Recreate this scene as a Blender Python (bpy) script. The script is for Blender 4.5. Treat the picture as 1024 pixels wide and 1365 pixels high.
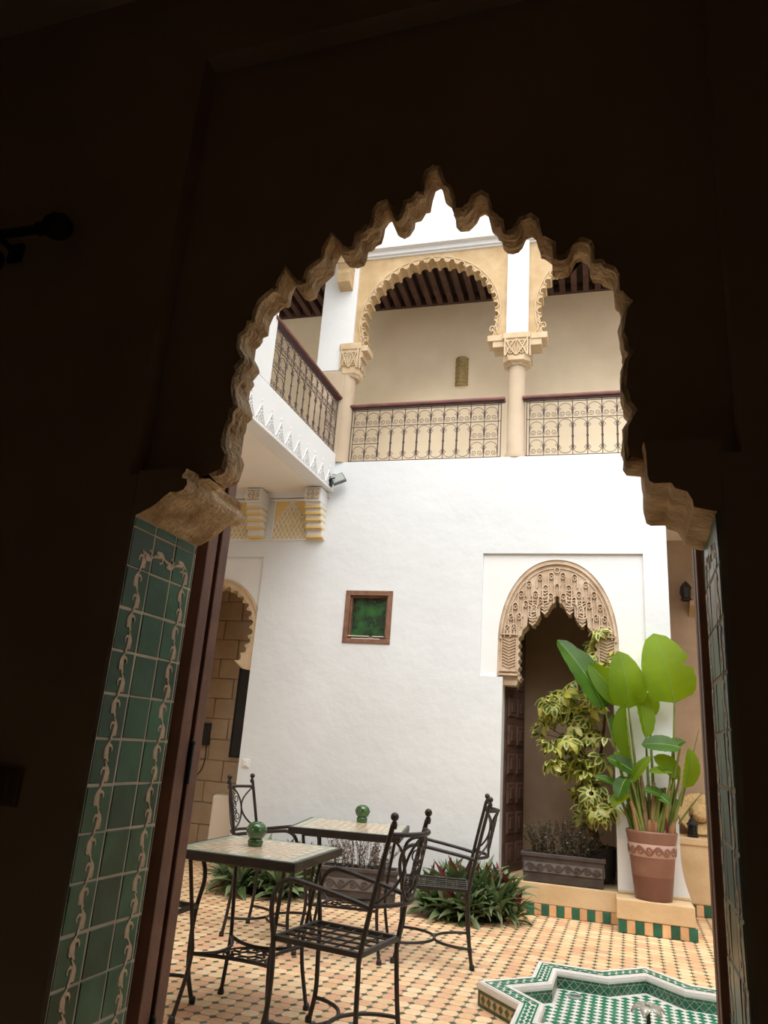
import bpy, bmesh, math, random
from mathutils import Vector, Matrix, noise
random.seed(7)
for _o in list(bpy.data.objects): bpy.data.objects.remove(_o)
scene = bpy.context.scene
col = scene.collection
PI = math.pi
cos, sin, rad = math.cos, math.sin, math.radians

# ------------------------------------------------------------------ camera
cam_d = bpy.data.cameras.new('camera')
cam = bpy.data.objects.new('camera', cam_d); col.objects.link(cam)
cam_d.sensor_fit = 'HORIZONTAL'; cam_d.sensor_width = 36.0
cam_d.lens = 36.0 * 986.3 / 1024.0
cam_d.clip_start = 0.02
_p, _r, _y = 0.30341784, 0.07439504, 0.3289164          # pitch up, roll, turn to the left
_fw = Vector((-sin(_y)*cos(_p), cos(_y)*cos(_p), sin(_p)))
_rt = Vector((cos(_y), sin(_y), 0)); _up = _rt.cross(_fw)
_x = cos(_r)*_rt + sin(_r)*_up; _u = -sin(_r)*_rt + cos(_r)*_up
cam.matrix_world = Matrix(((_x.x, _u.x, -_fw.x, 0), (_x.y, _u.y, -_fw.y, 0), (_x.z, _u.z, -_fw.z, 1.3), (0, 0, 0, 1)))
scene.camera = cam

# ------------------------------------------------------------------ light
world = bpy.data.worlds.new('overcast_sky'); scene.world = world
world.use_nodes = True
_bg = world.node_tree.nodes['Background']
_bg.inputs[0].default_value = (0.94, 0.975, 1.0, 1); _bg.inputs[1].default_value = 0.66
sun_d = bpy.data.lights.new('hazy_sun', 'SUN'); sun_d.energy = 2.0; sun_d.angle = rad(70); sun_d.color = (1, 0.96, 0.9)
sun = bpy.data.objects.new('hazy_sun', sun_d); col.objects.link(sun)
sun.rotation_euler = (rad(30), 0, rad(8))
vs = scene.view_settings
vs.view_transform = 'Standard'; vs.look = 'None'; vs.gamma = 1.0; vs.use_curve_mapping = False
vs.exposure = 1.3

# ------------------------------------------------------------------ materials
def mat(name, c, rough=0.7, c2=None, scale=6.0, bump=0.0, bscale=40.0, metal=0.0, spec=0.5, rnd=0.0, detail=6.0, coat=0.0, trans=0.0, sub=0.0, lo=0.35, hi=0.65):
    m = bpy.data.materials.new(name); m.use_nodes = True
    nt = m.node_tree; n = nt.nodes; l = nt.links
    b = n['Principled BSDF']
    b.inputs['Roughness'].default_value = rough; b.inputs['Metallic'].default_value = metal
    b.inputs['Specular IOR Level'].default_value = spec
    if coat: b.inputs['Coat Weight'].default_value = coat; b.inputs['Coat Roughness'].default_value = 0.12
    if trans: b.inputs['Transmission Weight'].default_value = trans
    geo = n.new('ShaderNodeNewGeometry')
    colour = None
    if c2 is not None:
        t = n.new('ShaderNodeTexNoise'); t.inputs['Scale'].default_value = scale; t.inputs['Detail'].default_value = detail
        l.new(geo.outputs['Position'], t.inputs['Vector'])
        r = n.new('ShaderNodeValToRGB')
        r.color_ramp.elements[0].position = lo; r.color_ramp.elements[1].position = hi
        r.color_ramp.elements[0].color = (*c, 1); r.color_ramp.elements[1].color = (*c2, 1)
        l.new(t.outputs['Fac'], r.inputs['Fac']); colour = r.outputs['Color']
    else:
        v = n.new('ShaderNodeRGB'); v.outputs[0].default_value = (*c, 1); colour = v.outputs[0]
    if rnd:
        oi = n.new('ShaderNodeObjectInfo'); mr = n.new('ShaderNodeMapRange')
        mr.inputs['To Min'].default_value = 1-rnd; mr.inputs['To Max'].default_value = 1+rnd
        l.new(oi.outputs['Random'], mr.inputs['Value'])
        hs = n.new('ShaderNodeHueSaturation'); l.new(mr.outputs[0], hs.inputs['Value']); l.new(colour, hs.inputs['Color'])
        colour = hs.outputs['Color']
    l.new(colour, b.inputs['Base Color'])
    if bump:
        t2 = n.new('ShaderNodeTexNoise'); t2.inputs['Scale'].default_value = bscale; t2.inputs['Detail'].default_value = 5
        l.new(geo.outputs['Position'], t2.inputs['Vector'])
        bp = n.new('ShaderNodeBump'); bp.inputs['Strength'].default_value = bump; bp.inputs['Distance'].default_value = 0.01
        l.new(t2.outputs['Fac'], bp.inputs['Height']); l.new(bp.outputs[0], b.inputs['Normal'])
    return m

M = {}
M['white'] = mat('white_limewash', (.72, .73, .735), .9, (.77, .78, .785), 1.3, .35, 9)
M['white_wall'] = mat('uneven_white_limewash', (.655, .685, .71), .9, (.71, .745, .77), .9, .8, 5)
M['white_trim'] = mat('white_plaster_trim', (.72, .72, .71), .85)
M['soffit'] = mat('cream_soffit', (.80, .76, .69), .9, (.84, .80, .73), 1.0)
M['gallery_wall'] = mat('beige_tadelakt', (.84, .69, .49), .8, (.92, .77, .56), 2.5, .15, 8)
M['ochre'] = mat('ochre_plaster', (.43, .295, .15), .85, (.54, .39, .22), 5, .3, 25)
M['ochre_pale'] = mat('pale_ochre_plaster', (.47, .37, .26), .85, (.53, .42, .31), 3, .15, 20)
M['ochre_deep'] = mat('yellow_ochre_paint', (.72, .52, .20), .9)
M['carved'] = mat('carved_sandy_plaster', (.47, .35, .24), .9, (.60, .48, .36), 9, .5, 60)
M['carved_cream'] = mat('carved_cream_plaster', (.52, .385, .235), .85, (.60, .47, .31), 8, .3, 60)
M['salon'] = mat('dark_tadelakt', (.46, .34, .22), .8, (.56, .42, .29), 2.0, .2, 12)
M['salon_dark'] = mat('dark_salon_plaster', (.58, .46, .34), .9, (.66, .53, .40), 2.0)
M['arch_stone'] = mat('worn_sandstone', (.42, .28, .15), .95, (.80, .62, .41), 14, 1.0, 70, detail=9)
M['wood'] = mat('red_brown_wood', (.12, .05, .034), .5, (.19, .082, .056), 9, .2, 60)
M['wood_door'] = mat('dark_walnut_wood', (.060, .030, .022), .6, (.10, .05, .036), 9, .2, 60)
M['beam'] = mat('dark_cedar_beam', (.055, .024, .015), .8, (.10, .045, .027), 6, .2, 40, rnd=.2)
M['handrail'] = mat('varnished_handrail', (.13, .045, .036), .45, (.19, .07, .055), 9)
M['iron_rail'] = mat('purple_brown_iron', (.075, .042, .045), .6)
M['iron'] = mat('black_iron', (.022, .019, .018), .42, (.035, .03, .028), 20, .1, 80, metal=.3)
M['brass'] = mat('pierced_brass', (.30, .22, .09), .45, (.55, .42, .19), 60, .6, 120, metal=.7, detail=2)
M['green_tile'] = mat('green_zellige', (.014, .072, .040), .3, (.035, .13, .075), 7, .25, 14, rnd=.35, spec=.25)
M['grout'] = mat('pale_grout', (.42, .38, .30), .9, (.55, .5, .4), 8)
M['vine'] = mat('cream_glaze', (.50, .37, .25), .5, (.60, .46, .33), 18)
M['green_mosaic'] = mat('emerald_mosaic', (.012, .17, .085), .3, (.03, .25, .14), 12, rnd=.1)
M['green_dark'] = mat('dark_green_mosaic', (.022, .075, .03), .35, (.04, .11, .05), 12)
M['white_mosaic'] = mat('white_mosaic', (.72, .70, .64), .4, (.80, .78, .73), 10)
M['white_stone'] = mat('white_stone_edge', (.74, .70, .67), .6, (.80, .77, .74), 7, .2, 60)
M['pool_green'] = mat('pool_green_glaze', (.008, .105, .062), .2, (.02, .165, .10), 10)
M['dot_green'] = mat('floor_green_dot', (.035, .085, .06), .4, (.09, .16, .115), 9)
M['floor_grout'] = mat('floor_grout', (.40, .27, .15), .85, (.5, .35, .2), 6)
M['band_orange'] = mat('orange_band_tile', (.62, .36, .17), .5, (.72, .46, .25), 9, rnd=.15)
M['band_green'] = mat('green_band_tile', (.012, .10, .06), .25, (.02, .15, .09), 9, rnd=.25)
M['tan'] = mat('tan_plaster', (.60, .42, .23), .85, (.70, .52, .31), 4, .3, 25)
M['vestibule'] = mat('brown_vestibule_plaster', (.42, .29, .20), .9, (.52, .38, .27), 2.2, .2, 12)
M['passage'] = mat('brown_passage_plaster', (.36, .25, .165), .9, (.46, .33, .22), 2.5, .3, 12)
M['stone_block'] = mat('sandy_stone_block', (.68, .51, .34), .9, (.76, .60, .42), 6, .3, 30, rnd=.04)
M['terracotta'] = mat('terracotta_glaze', (.20, .095, .065), .38, (.245, .12, .085), 7, .05, 30)
M['terracotta_dark'] = mat('dark_terracotta', (.145, .060, .042), .35, (.175, .075, .052), 7)
M['terracotta_band'] = mat('pale_pink_band', (.46, .29, .24), .5)
M['planter'] = mat('charcoal_planter', (.045, .036, .034), .55, (.075, .06, .055), 9, .3, 50)
M['planter_band'] = mat('grey_planter_relief', (.13, .11, .105), .55, (.17, .145, .135), 9)
M['soil'] = mat('dark_soil', (.03, .02, .014), 1, (.05, .035, .024), 30, .8, 60)
M['candle'] = mat('green_ceramic', (.02, .075, .018), .12, (.04, .13, .03), 9, coat=.6)
M['straw'] = mat('woven_straw', (.50, .33, .14), .8, (.66, .47, .23), 40, .8, 90)
M['black'] = mat('black_metal', (.012, .011, .011), .5)
M['grey_metal'] = mat('grey_lamp_body', (.10, .11, .11), .5)
M['lamp_glass'] = mat('grey_lamp_glass', (.35, .38, .36), .1)
M['plastic'] = mat('white_plastic', (.75, .75, .72), .4)
M['frame_wood'] = mat('worn_brown_frame', (.15, .068, .038), .6, (.23, .115, .07), 14, .4, 60)
M['frame_chip'] = mat('chipped_paint', (.52, .47, .40), .8)
M['board'] = mat('dark_grey_board', (.045, .045, .043), .7, (.06, .06, .057), 4)
M['cream'] = mat('cream_plaster', (.72, .64, .52), .85, (.78, .71, .6), 3)
M['table_tile'] = mat('cream_table_tile', (.62, .50, .36), .18, (.74, .64, .50), 30, detail=2)
M['table_tan'] = mat('tan_table_tile', (.50, .34, .20), .2, (.60, .44, .28), 20)
M['table_green'] = mat('grey_green_table_tile', (.36, .40, .30), .2, (.46, .48, .38), 20)
M['dry_leaf'] = mat('dry_sheath', (.30, .13, .06), .7, (.42, .22, .11), 20)
M['stalk'] = mat('green_stalk', (.09, .13, .02), .5, (.17, .19, .04), 9)
M['stalk_brown'] = mat('brown_stalk', (.16, .10, .045), .6, (.25, .17, .07), 14)
M['bark'] = mat('brown_bark', (.15, .08, .04), .9, (.25, .14, .07), 20, .6, 60)
M['lily'] = mat('pale_brass_lily', (.34, .33, .28), .4, (.45, .43, .37), 16, metal=.35)
M['stem_dark'] = mat('dark_bronze', (.06, .03, .02), .6)
M['dark_trim'] = mat('dark_brown_plate', (.16, .10, .05), .7)
M['wash'] = mat('ochre_stone_trim', (.55, .42, .26), .9, (.65, .52, .34), 6)

def leafmat(name, c, c2, rough=.35, tr=.35, scale=5, stripes=False, tc=None):
    m = bpy.data.materials.new(name); m.use_nodes = True
    nt = m.node_tree; n = nt.nodes; l = nt.links
    b = n['Principled BSDF']; b.inputs['Roughness'].default_value = rough
    geo = n.new('ShaderNodeNewGeometry')
    t = n.new('ShaderNodeTexNoise'); t.inputs['Scale'].default_value = scale; l.new(geo.outputs['Position'], t.inputs['Vector'])
    r = n.new('ShaderNodeValToRGB'); r.color_ramp.elements[0].position = .35; r.color_ramp.elements[1].position = .65
    r.color_ramp.elements[0].color = (*c, 1); r.color_ramp.elements[1].color = (*c2, 1)
    l.new(t.outputs['Fac'], r.inputs['Fac']); l.new(r.outputs[0], b.inputs['Base Color'])
    if stripes:
        uv = n.new('ShaderNodeUVMap'); w = n.new('ShaderNodeTexWave'); w.inputs['Scale'].default_value = 14; w.inputs['Distortion'].default_value = .6
        w.bands_direction = 'Y'
        l.new(uv.outputs[0], w.inputs['Vector'])
        bp = n.new('ShaderNodeBump'); bp.inputs['Strength'].default_value = .3; bp.inputs['Distance'].default_value = .004
        l.new(w.outputs['Fac'], bp.inputs['Height']); l.new(bp.outputs[0], b.inputs['Normal'])
        b.inputs['Specular IOR Level'].default_value = .28
        vr = n.new('ShaderNodeMapRange'); vr.inputs['To Min'].default_value = .72; vr.inputs['To Max'].default_value = 1.12; l.new(w.outputs['Fac'], vr.inputs['Value'])
        hv = n.new('ShaderNodeHueSaturation'); l.new(vr.outputs[0], hv.inputs['Value']); l.new(r.outputs[0], hv.inputs['Color']); l.new(hv.outputs[0], b.inputs['Base Color'])
    td = n.new('ShaderNodeBsdfTranslucent'); td.inputs['Color'].default_value = (*(tc or [min(1, x*1.9) for x in c2]), 1)
    mx = n.new('ShaderNodeMixShader'); mx.inputs[0].default_value = tr
    l.new(b.outputs[0], mx.inputs[1]); l.new(td.outputs[0], mx.inputs[2])
    l.new(mx.outputs[0], n['Material Output'].inputs['Surface'])
    return m
M['banana'] = leafmat('big_leaf_green', (.075, .165, .003), (.115, .23, .005), .45, .5, 5, True, (.46, .60, .006))
M['banana_dark'] = leafmat('dark_glossy_leaf', (.035, .095, .008), (.06, .15, .014), .25, .35, 5, True)
M['midrib'] = leafmat('leaf_midrib', (.16, .26, .04), (.2, .32, .06), .4, .2)
M['sch_green'] = leafmat('variegated_green', (.055, .10, .02), (.10, .16, .04), .3, .2)
M['sch_cream'] = leafmat('variegated_cream', (.40, .42, .11), (.58, .56, .20), .3, .25)
M['sch_yellow'] = leafmat('yellow_leaf', (.42, .42, .06), (.55, .52, .12), .3, .3)
M['spi_green'] = leafmat('strap_leaf_green', (.05, .09, .028), (.09, .14, .05), .3, .15)
M['spi_pale'] = leafmat('strap_leaf_pale', (.12, .17, .075), (.19, .24, .12), .3, .15)
M['spi_red'] = leafmat('strap_leaf_maroon', (.10, .018, .018), (.16, .035, .03), .35, .2)
M['sch_dry'] = leafmat('dry_husk_leaf', (.30, .13, .06), (.42, .22, .11), .7, .15)
M['shrub_leaf'] = leafmat('tiny_dark_leaf', (.05, .048, .025), (.11, .10, .06), .35, .15)
M['shrub_pale'] = leafmat('tiny_pale_leaf', (.30, .27, .24), (.45, .40, .36), .4, .2)
M['shrub_pink'] = leafmat('pink_flower', (.40, .10, .13), (.55, .2, .22), .5, .3)
M['twig'] = mat('thin_twig', (.07, .045, .035), .9)

# floor tile: warm orange with a tone of its own for each tile cell
def floor_tile_mat():
    m = bpy.data.materials.new('orange_floor_tile'); m.use_nodes = True
    nt = m.node_tree; n = nt.nodes; l = nt.links; b = n['Principled BSDF']
    b.inputs['Roughness'].default_value = .42; b.inputs['Specular IOR Level'].default_value = .45
    geo = n.new('ShaderNodeNewGeometry')
    sc = n.new('ShaderNodeVectorMath'); sc.operation = 'SCALE'; sc.inputs['Scale'].default_value = 1/TS
    sn = n.new('ShaderNodeVectorMath'); sn.operation = 'FLOOR'
    l.new(geo.outputs['Position'], sc.inputs[0]); l.new(sc.outputs[0], sn.inputs[0])
    sp = n.new('ShaderNodeSeparateXYZ'); l.new(sn.outputs[0], sp.inputs[0])
    cb = n.new('ShaderNodeCombineXYZ'); l.new(sp.outputs[0], cb.inputs[0]); l.new(sp.outputs[1], cb.inputs[1])
    wn = n.new('ShaderNodeTexWhiteNoise'); wn.noise_dimensions = '2D'; l.new(cb.outputs[0], wn.inputs['Vector'])
    r = n.new('ShaderNodeValToRGB'); e = r.color_ramp.elements
    e[0].color = (.76, .48, .25, 1); e[1].color = (.90, .67, .42, 1)
    k = e.new(.5); k.color = (.84, .57, .32, 1)
    k = e.new(.08); k.color = (.74, .42, .26, 1)
    l.new(wn.outputs['Value'], r.inputs['Fac'])
    t = n.new('ShaderNodeTexNoise'); t.inputs['Scale'].default_value = 30; l.new(geo.outputs['Position'], t.inputs['Vector'])
    t3 = n.new('ShaderNodeTexNoise'); t3.inputs['Scale'].default_value = 1.4; l.new(geo.outputs['Position'], t3.inputs['Vector'])
    ad = n.new('ShaderNodeMath'); ad.operation = 'ADD'; l.new(t.outputs['Fac'], ad.inputs[0]); l.new(t3.outputs['Fac'], ad.inputs[1])
    mr = n.new('ShaderNodeMapRange'); mr.inputs['From Min'].default_value = .6; mr.inputs['From Max'].default_value = 1.4
    mr.inputs['To Min'].default_value = .86; mr.inputs['To Max'].default_value = 1.14
    l.new(ad.outputs[0], mr.inputs['Value'])
    hs = n.new('ShaderNodeHueSaturation'); l.new(mr.outputs[0], hs.inputs['Value']); l.new(r.outputs[0], hs.inputs['Color'])
    l.new(hs.outputs[0], b.inputs['Base Color'])
    return m
TS = 0.088
M['floor_tile'] = floor_tile_mat()

def green_glass():
    m = bpy.data.materials.new('green_patterned_glass'); m.use_nodes = True
    nt = m.node_tree; n = nt.nodes; l = nt.links; b = n['Principled BSDF']
    b.inputs['Roughness'].default_value = .25; b.inputs['Coat Weight'].default_value = .2
    geo = n.new('ShaderNodeNewGeometry')
    t = n.new('ShaderNodeTexNoise'); t.inputs['Scale'].default_value = 9; t.inputs['Detail'].default_value = 8
    l.new(geo.outputs['Position'], t.inputs['Vector'])
    r = n.new('ShaderNodeValToRGB'); r.color_ramp.elements[0].position = .45; r.color_ramp.elements[1].position = .72
    r.color_ramp.elements[0].color = (.008, .03, .010, 1); r.color_ramp.elements[1].color = (.03, .20, .03, 1)
    l.new(t.outputs['Fac'], r.inputs['Fac']); l.new(r.outputs[0], b.inputs['Base Color'])
    v = n.new('ShaderNodeTexVoronoi'); v.inputs['Scale'].default_value = 70; l.new(geo.outputs['Position'], v.inputs['Vector'])
    bp = n.new('ShaderNodeBump'); bp.inputs['Strength'].default_value = .6; bp.inputs['Distance'].default_value = .004
    l.new(v.outputs['Distance'], bp.inputs['Height']); l.new(bp.outputs[0], b.inputs['Normal'])
    return m
M['green_glass'] = green_glass()

# ------------------------------------------------------------------ mesh helpers
class MB:
    """collects shapes into one mesh; every face carries the slot of its material"""
    def __init__(s, f=None):
        s.v = []; s.f = []; s.m = []; s.sm = []; s.k = 0; s.fn = f; s.uv = None
    def tri(s, vs, fs, mi=None, smooth=False):
        o = len(s.v)
        s.v += [tuple(s.fn(*p)) if s.fn else tuple(p) for p in vs]
        for q in fs:
            s.f.append([o+i for i in q]); s.m.append(s.k if mi is None else mi); s.sm.append(smooth)
    def box(s, x0, x1, y0, y1, z0, z1, mi=None):
        s.tri([(x0,y0,z0),(x1,y0,z0),(x1,y1,z0),(x0,y1,z0),(x0,y0,z1),(x1,y0,z1),(x1,y1,z1),(x0,y1,z1)],
              [(0,3,2,1),(4,5,6,7),(0,1,5,4),(1,2,6,5),(2,3,7,6),(3,0,4,7)], mi)
    def cbox(s, x0, x1, y0, y1, z0, z1, c=.004, mi=None):
        """box with chamfered edges on the -y face (a proud piece)"""
        s.tri([(x0,y1,z0),(x1,y1,z0),(x1,y1,z1),(x0,y1,z1),
               (x0,y0+c,z0),(x1,y0+c,z0),(x1,y0+c,z1),(x0,y0+c,z1),
               (x0+c,y0,z0+c),(x1-c,y0,z0+c),(x1-c,y0,z1-c),(x0+c,y0,z1-c)],
              [(8,9,10,11),(0,1,5,4),(1,2,6,5),(2,3,7,6),(3,0,4,7),(4,5,9,8),(5,6,10,9),(6,7,11,10),(7,4,8,11),(3,2,1,0)], mi)
    def prism(s, prof, d0, d1, axis='y', mi=None, smooth=False):
        """closed outline extruded between two depths"""
        n = len(prof)
        if axis == 'y': P = lambda a, b, d: (a, d, b)
        elif axis == 'x': P = lambda a, b, d: (d, a, b)
        else: P = lambda a, b, d: (a, b, d)
        vs = [P(a, b, d0) for a, b in prof] + [P(a, b, d1) for a, b in prof]
        fs = [tuple(range(n)), tuple(range(2*n-1, n-1, -1))]
        s.tri(vs, fs, mi)
        s.tri(vs, [(i, i+n, (i+1) % n+n, (i+1) % n) for i in range(n)], mi, smooth)
    def tube(s, pts, r, n=6, mi=None, closed=False, caps=True, taper=None):
        pts = [Vector(p) for p in pts]; m = len(pts); rings = []
        up = Vector((0.13, 0.21, .97)); prev = None
        for i, p in enumerate(pts):
            a = pts[(i-1) % m] if (closed or i) else p
            b = pts[(i+1) % m] if (closed or i < m-1) else p
            t = (b-a).normalized() if (b-a).length > 1e-9 else Vector((0, 0, 1))
            if prev is None:
                u = t.cross(up)
                if u.length < .05: u = t.cross(Vector((1, 0, 0)))
                u.normalize()
            else:
                u = prev - t*prev.dot(t)
                u = u.normalized() if u.length > 1e-6 else t.cross(up).normalized()
            prev = u; w = t.cross(u)
            rr = r[i] if isinstance(r, (list, tuple)) else r
            rings.append([p + (u*cos(2*PI*k/n) + w*sin(2*PI*k/n))*rr for k in range(n)])
        vs = [q for g in rings for q in g]; fs = []
        for i in range(m if closed else m-1):
            j = (i+1) % m
            for k in range(n):
                fs.append((i*n+k, i*n+(k+1) % n, j*n+(k+1) % n, j*n+k))
        s.tri(vs, fs, mi, True)
        if caps and not closed: s.tri(vs, [tuple(range(n-1, -1, -1)), tuple(range((m-1)*n, m*n))], mi)
    def lathe(s, prof, c=(0, 0, 0), n=20, mi=None, smooth=True, sx=1, sy=1, a0=0, a1=2*PI):
        full = abs(a1-a0-2*PI) < 1e-6; m = n if full else n+1
        vs = []; fs = []
        for r, z in prof:
            for k in range(m):
                t = a0+(a1-a0)*k/n; vs.append((c[0]+r*cos(t)*sx, c[1]+r*sin(t)*sy, c[2]+z))
        for i in range(len(prof)-1):
            for k in range(n):
                j = (k+1) % m
                fs.append((i*m+k, i*m+j, (i+1)*m+j, (i+1)*m+k))
        s.tri(vs, fs, mi, smooth)
        if full:
            if prof[0][0] > 1e-5: s.tri(vs[:m], [tuple(range(m-1, -1, -1))], mi)
            if prof[-1][0] > 1e-5: s.tri(vs[-m:], [tuple(range(m))], mi)
    def ball(s, c, r, n=10, mi=None, sz=1):
        s.lathe([(r*sin(PI*i/8)+1e-6, -r*cos(PI*i/8)*sz) for i in range(9)], c, n, mi)
    def strip(s, pts, w, h, nrm=(0, -1, 0), mi=None):
        """flat raised ribbon along pts lying on a surface with the given normal"""
        nv = Vector(nrm).normalized(); P = [Vector(p) for p in pts]; m = len(P); vs = []
        for i, p in enumerate(P):
            t = (P[min(i+1, m-1)]-P[max(i-1, 0)]).normalized(); sd = t.cross(nv).normalized()
            ww = w[i] if isinstance(w, (list, tuple)) else w
            vs += [p+sd*ww, p+sd*ww*.75+nv*h, p-sd*ww*.75+nv*h, p-sd*ww]
        fs = []
        for i in range(m-1):
            for k in range(3): fs.append((i*4+k, i*4+k+1, i*4+k+5, i*4+k+4))
        fs += [(3, 2, 1, 0), tuple((m-1)*4+k for k in range(4))]
        s.tri(vs, fs, mi)
    def mesh(s, name):
        me = bpy.data.meshes.new(name); me.from_pydata(s.v, [], s.f); me.validate()
        return me
    def build(s, name, mats, parent=None, bevel=0, fixn=True, smooth_angle=None):
        me = bpy.data.meshes.new(name); me.from_pydata(s.v, [], s.f)
        if not isinstance(mats, (list, tuple)): mats = [mats]
        for m_ in mats: me.materials.append(M[m_] if isinstance(m_, str) else m_)
        for i, p in enumerate(me.polygons):
            p.material_index = s.m[i]; p.use_smooth = s.sm[i]
        if fixn:
            bm = bmesh.new(); bm.from_mesh(me); bmesh.ops.recalc_face_normals(bm, faces=bm.faces); bm.to_mesh(me); bm.free()
        o = bpy.data.objects.new(name, me); col.objects.link(o)
        if bevel:
            b = o.modifiers.new('bevel', 'BEVEL'); b.width = bevel; b.segments = 2; b.limit_method = 'ANGLE'
        if parent: o.parent = parent
        return o

def tag(o, label=None, cat=None, group=None, kind=None):
    if label: o['label'] = label
    if cat: o['category'] = cat
    if group: o['group'] = group
    if kind: o['kind'] = kind
    return o
def thing(name, label, cat, loc=(0, 0, 0), rz=0, group=None):
    o = bpy.data.objects.new(name, None); col.objects.link(o); o.empty_display_size = .1
    o.location = loc; o.rotation_euler = (0, 0, rz)
    return tag(o, label, cat, group)
def structure(o): o['kind'] = 'structure'; return o
def copy_tree(o, parent=None):
    c = o.copy(); col.objects.link(c); c.parent = parent
    for ch in list(o.children): copy_tree(ch, c)
    return c
def inst(src, name, parent, loc=(0, 0, 0), rot=(0, 0, 0), scale=(1, 1, 1)):
    o = bpy.data.objects.new(name, src.data if hasattr(src, 'data') else src); col.objects.link(o); o.parent = parent
    o.location = loc; o.rotation_euler = rot; o.scale = scale
    return o
def arc(cx, cy, r, a0, a1, n=10, ry=None):
    return [(cx+r*cos(a0+(a1-a0)*i/n), cy+(ry or r)*sin(a0+(a1-a0)*i/n)) for i in range(n+1)]
def bez(p0, p1, p2, p3, n=10):
    p0, p1, p2, p3 = map(Vector, (p0, p1, p2, p3)); out = []
    for i in range(n+1):
        t = i/n; out.append(p0*(1-t)**3+p1*3*t*(1-t)**2+p2*3*t*t*(1-t)+p3*t**3)
    return out
def spline(pts, n=6):
    P = [Vector(p) for p in pts]; out = []
    for i in range(len(P)-1):
        a = P[max(i-1, 0)]; b = P[i]; c = P[i+1]; d = P[min(i+2, len(P)-1)]
        for k in range(n):
            t = k/n
            out.append(.5*((2*b)+(c-a)*t+(2*a-5*b+4*c-d)*t*t+(3*b-a-3*c+d)*t**3))
    out.append(P[-1]); return out

# the far house front stands a little askew to the salon wall: a = along it, b = into it, z = up
FA = 0.04244; FO = Vector((-.4875, 7.237, 0)); FU = Vector((cos(FA), sin(FA), 0)); FN = Vector((-sin(FA), cos(FA), 0))
def F(a, b, z): return FO+FU*a+FN*b+Vector((0, 0, z))
def FT(name, label, cat, a, b, z, rz=0, group=None): return thing(name, label, cat, F(a, b, z), FA+rz, group)

# ================================================================== the dark salon and its doorway
YN, YP, YQ, YJ, YO = 1.47, 1.53, 1.61, 1.76, 1.87       # wall face, arch screen front/back, end of tiled jamb, outer face
XL, XR = -1.15, 0.17                                       # tiled jambs
b = MB()
b.box(-4.4, -1.19, YN, YO, 0, 4.9); b.box(.22, 3.4, YN, YO, 0, 4.9); b.box(-1.19, .22, YN, YO, 3.28, 4.9)
b.box(-1.19, XL-.012, YN, YJ, 0, 1.905); b.box(XR+.012, .22, YN, YJ, 0, 1.89)
wall_front = structure(b.build('wall_front', 'salon'))

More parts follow.
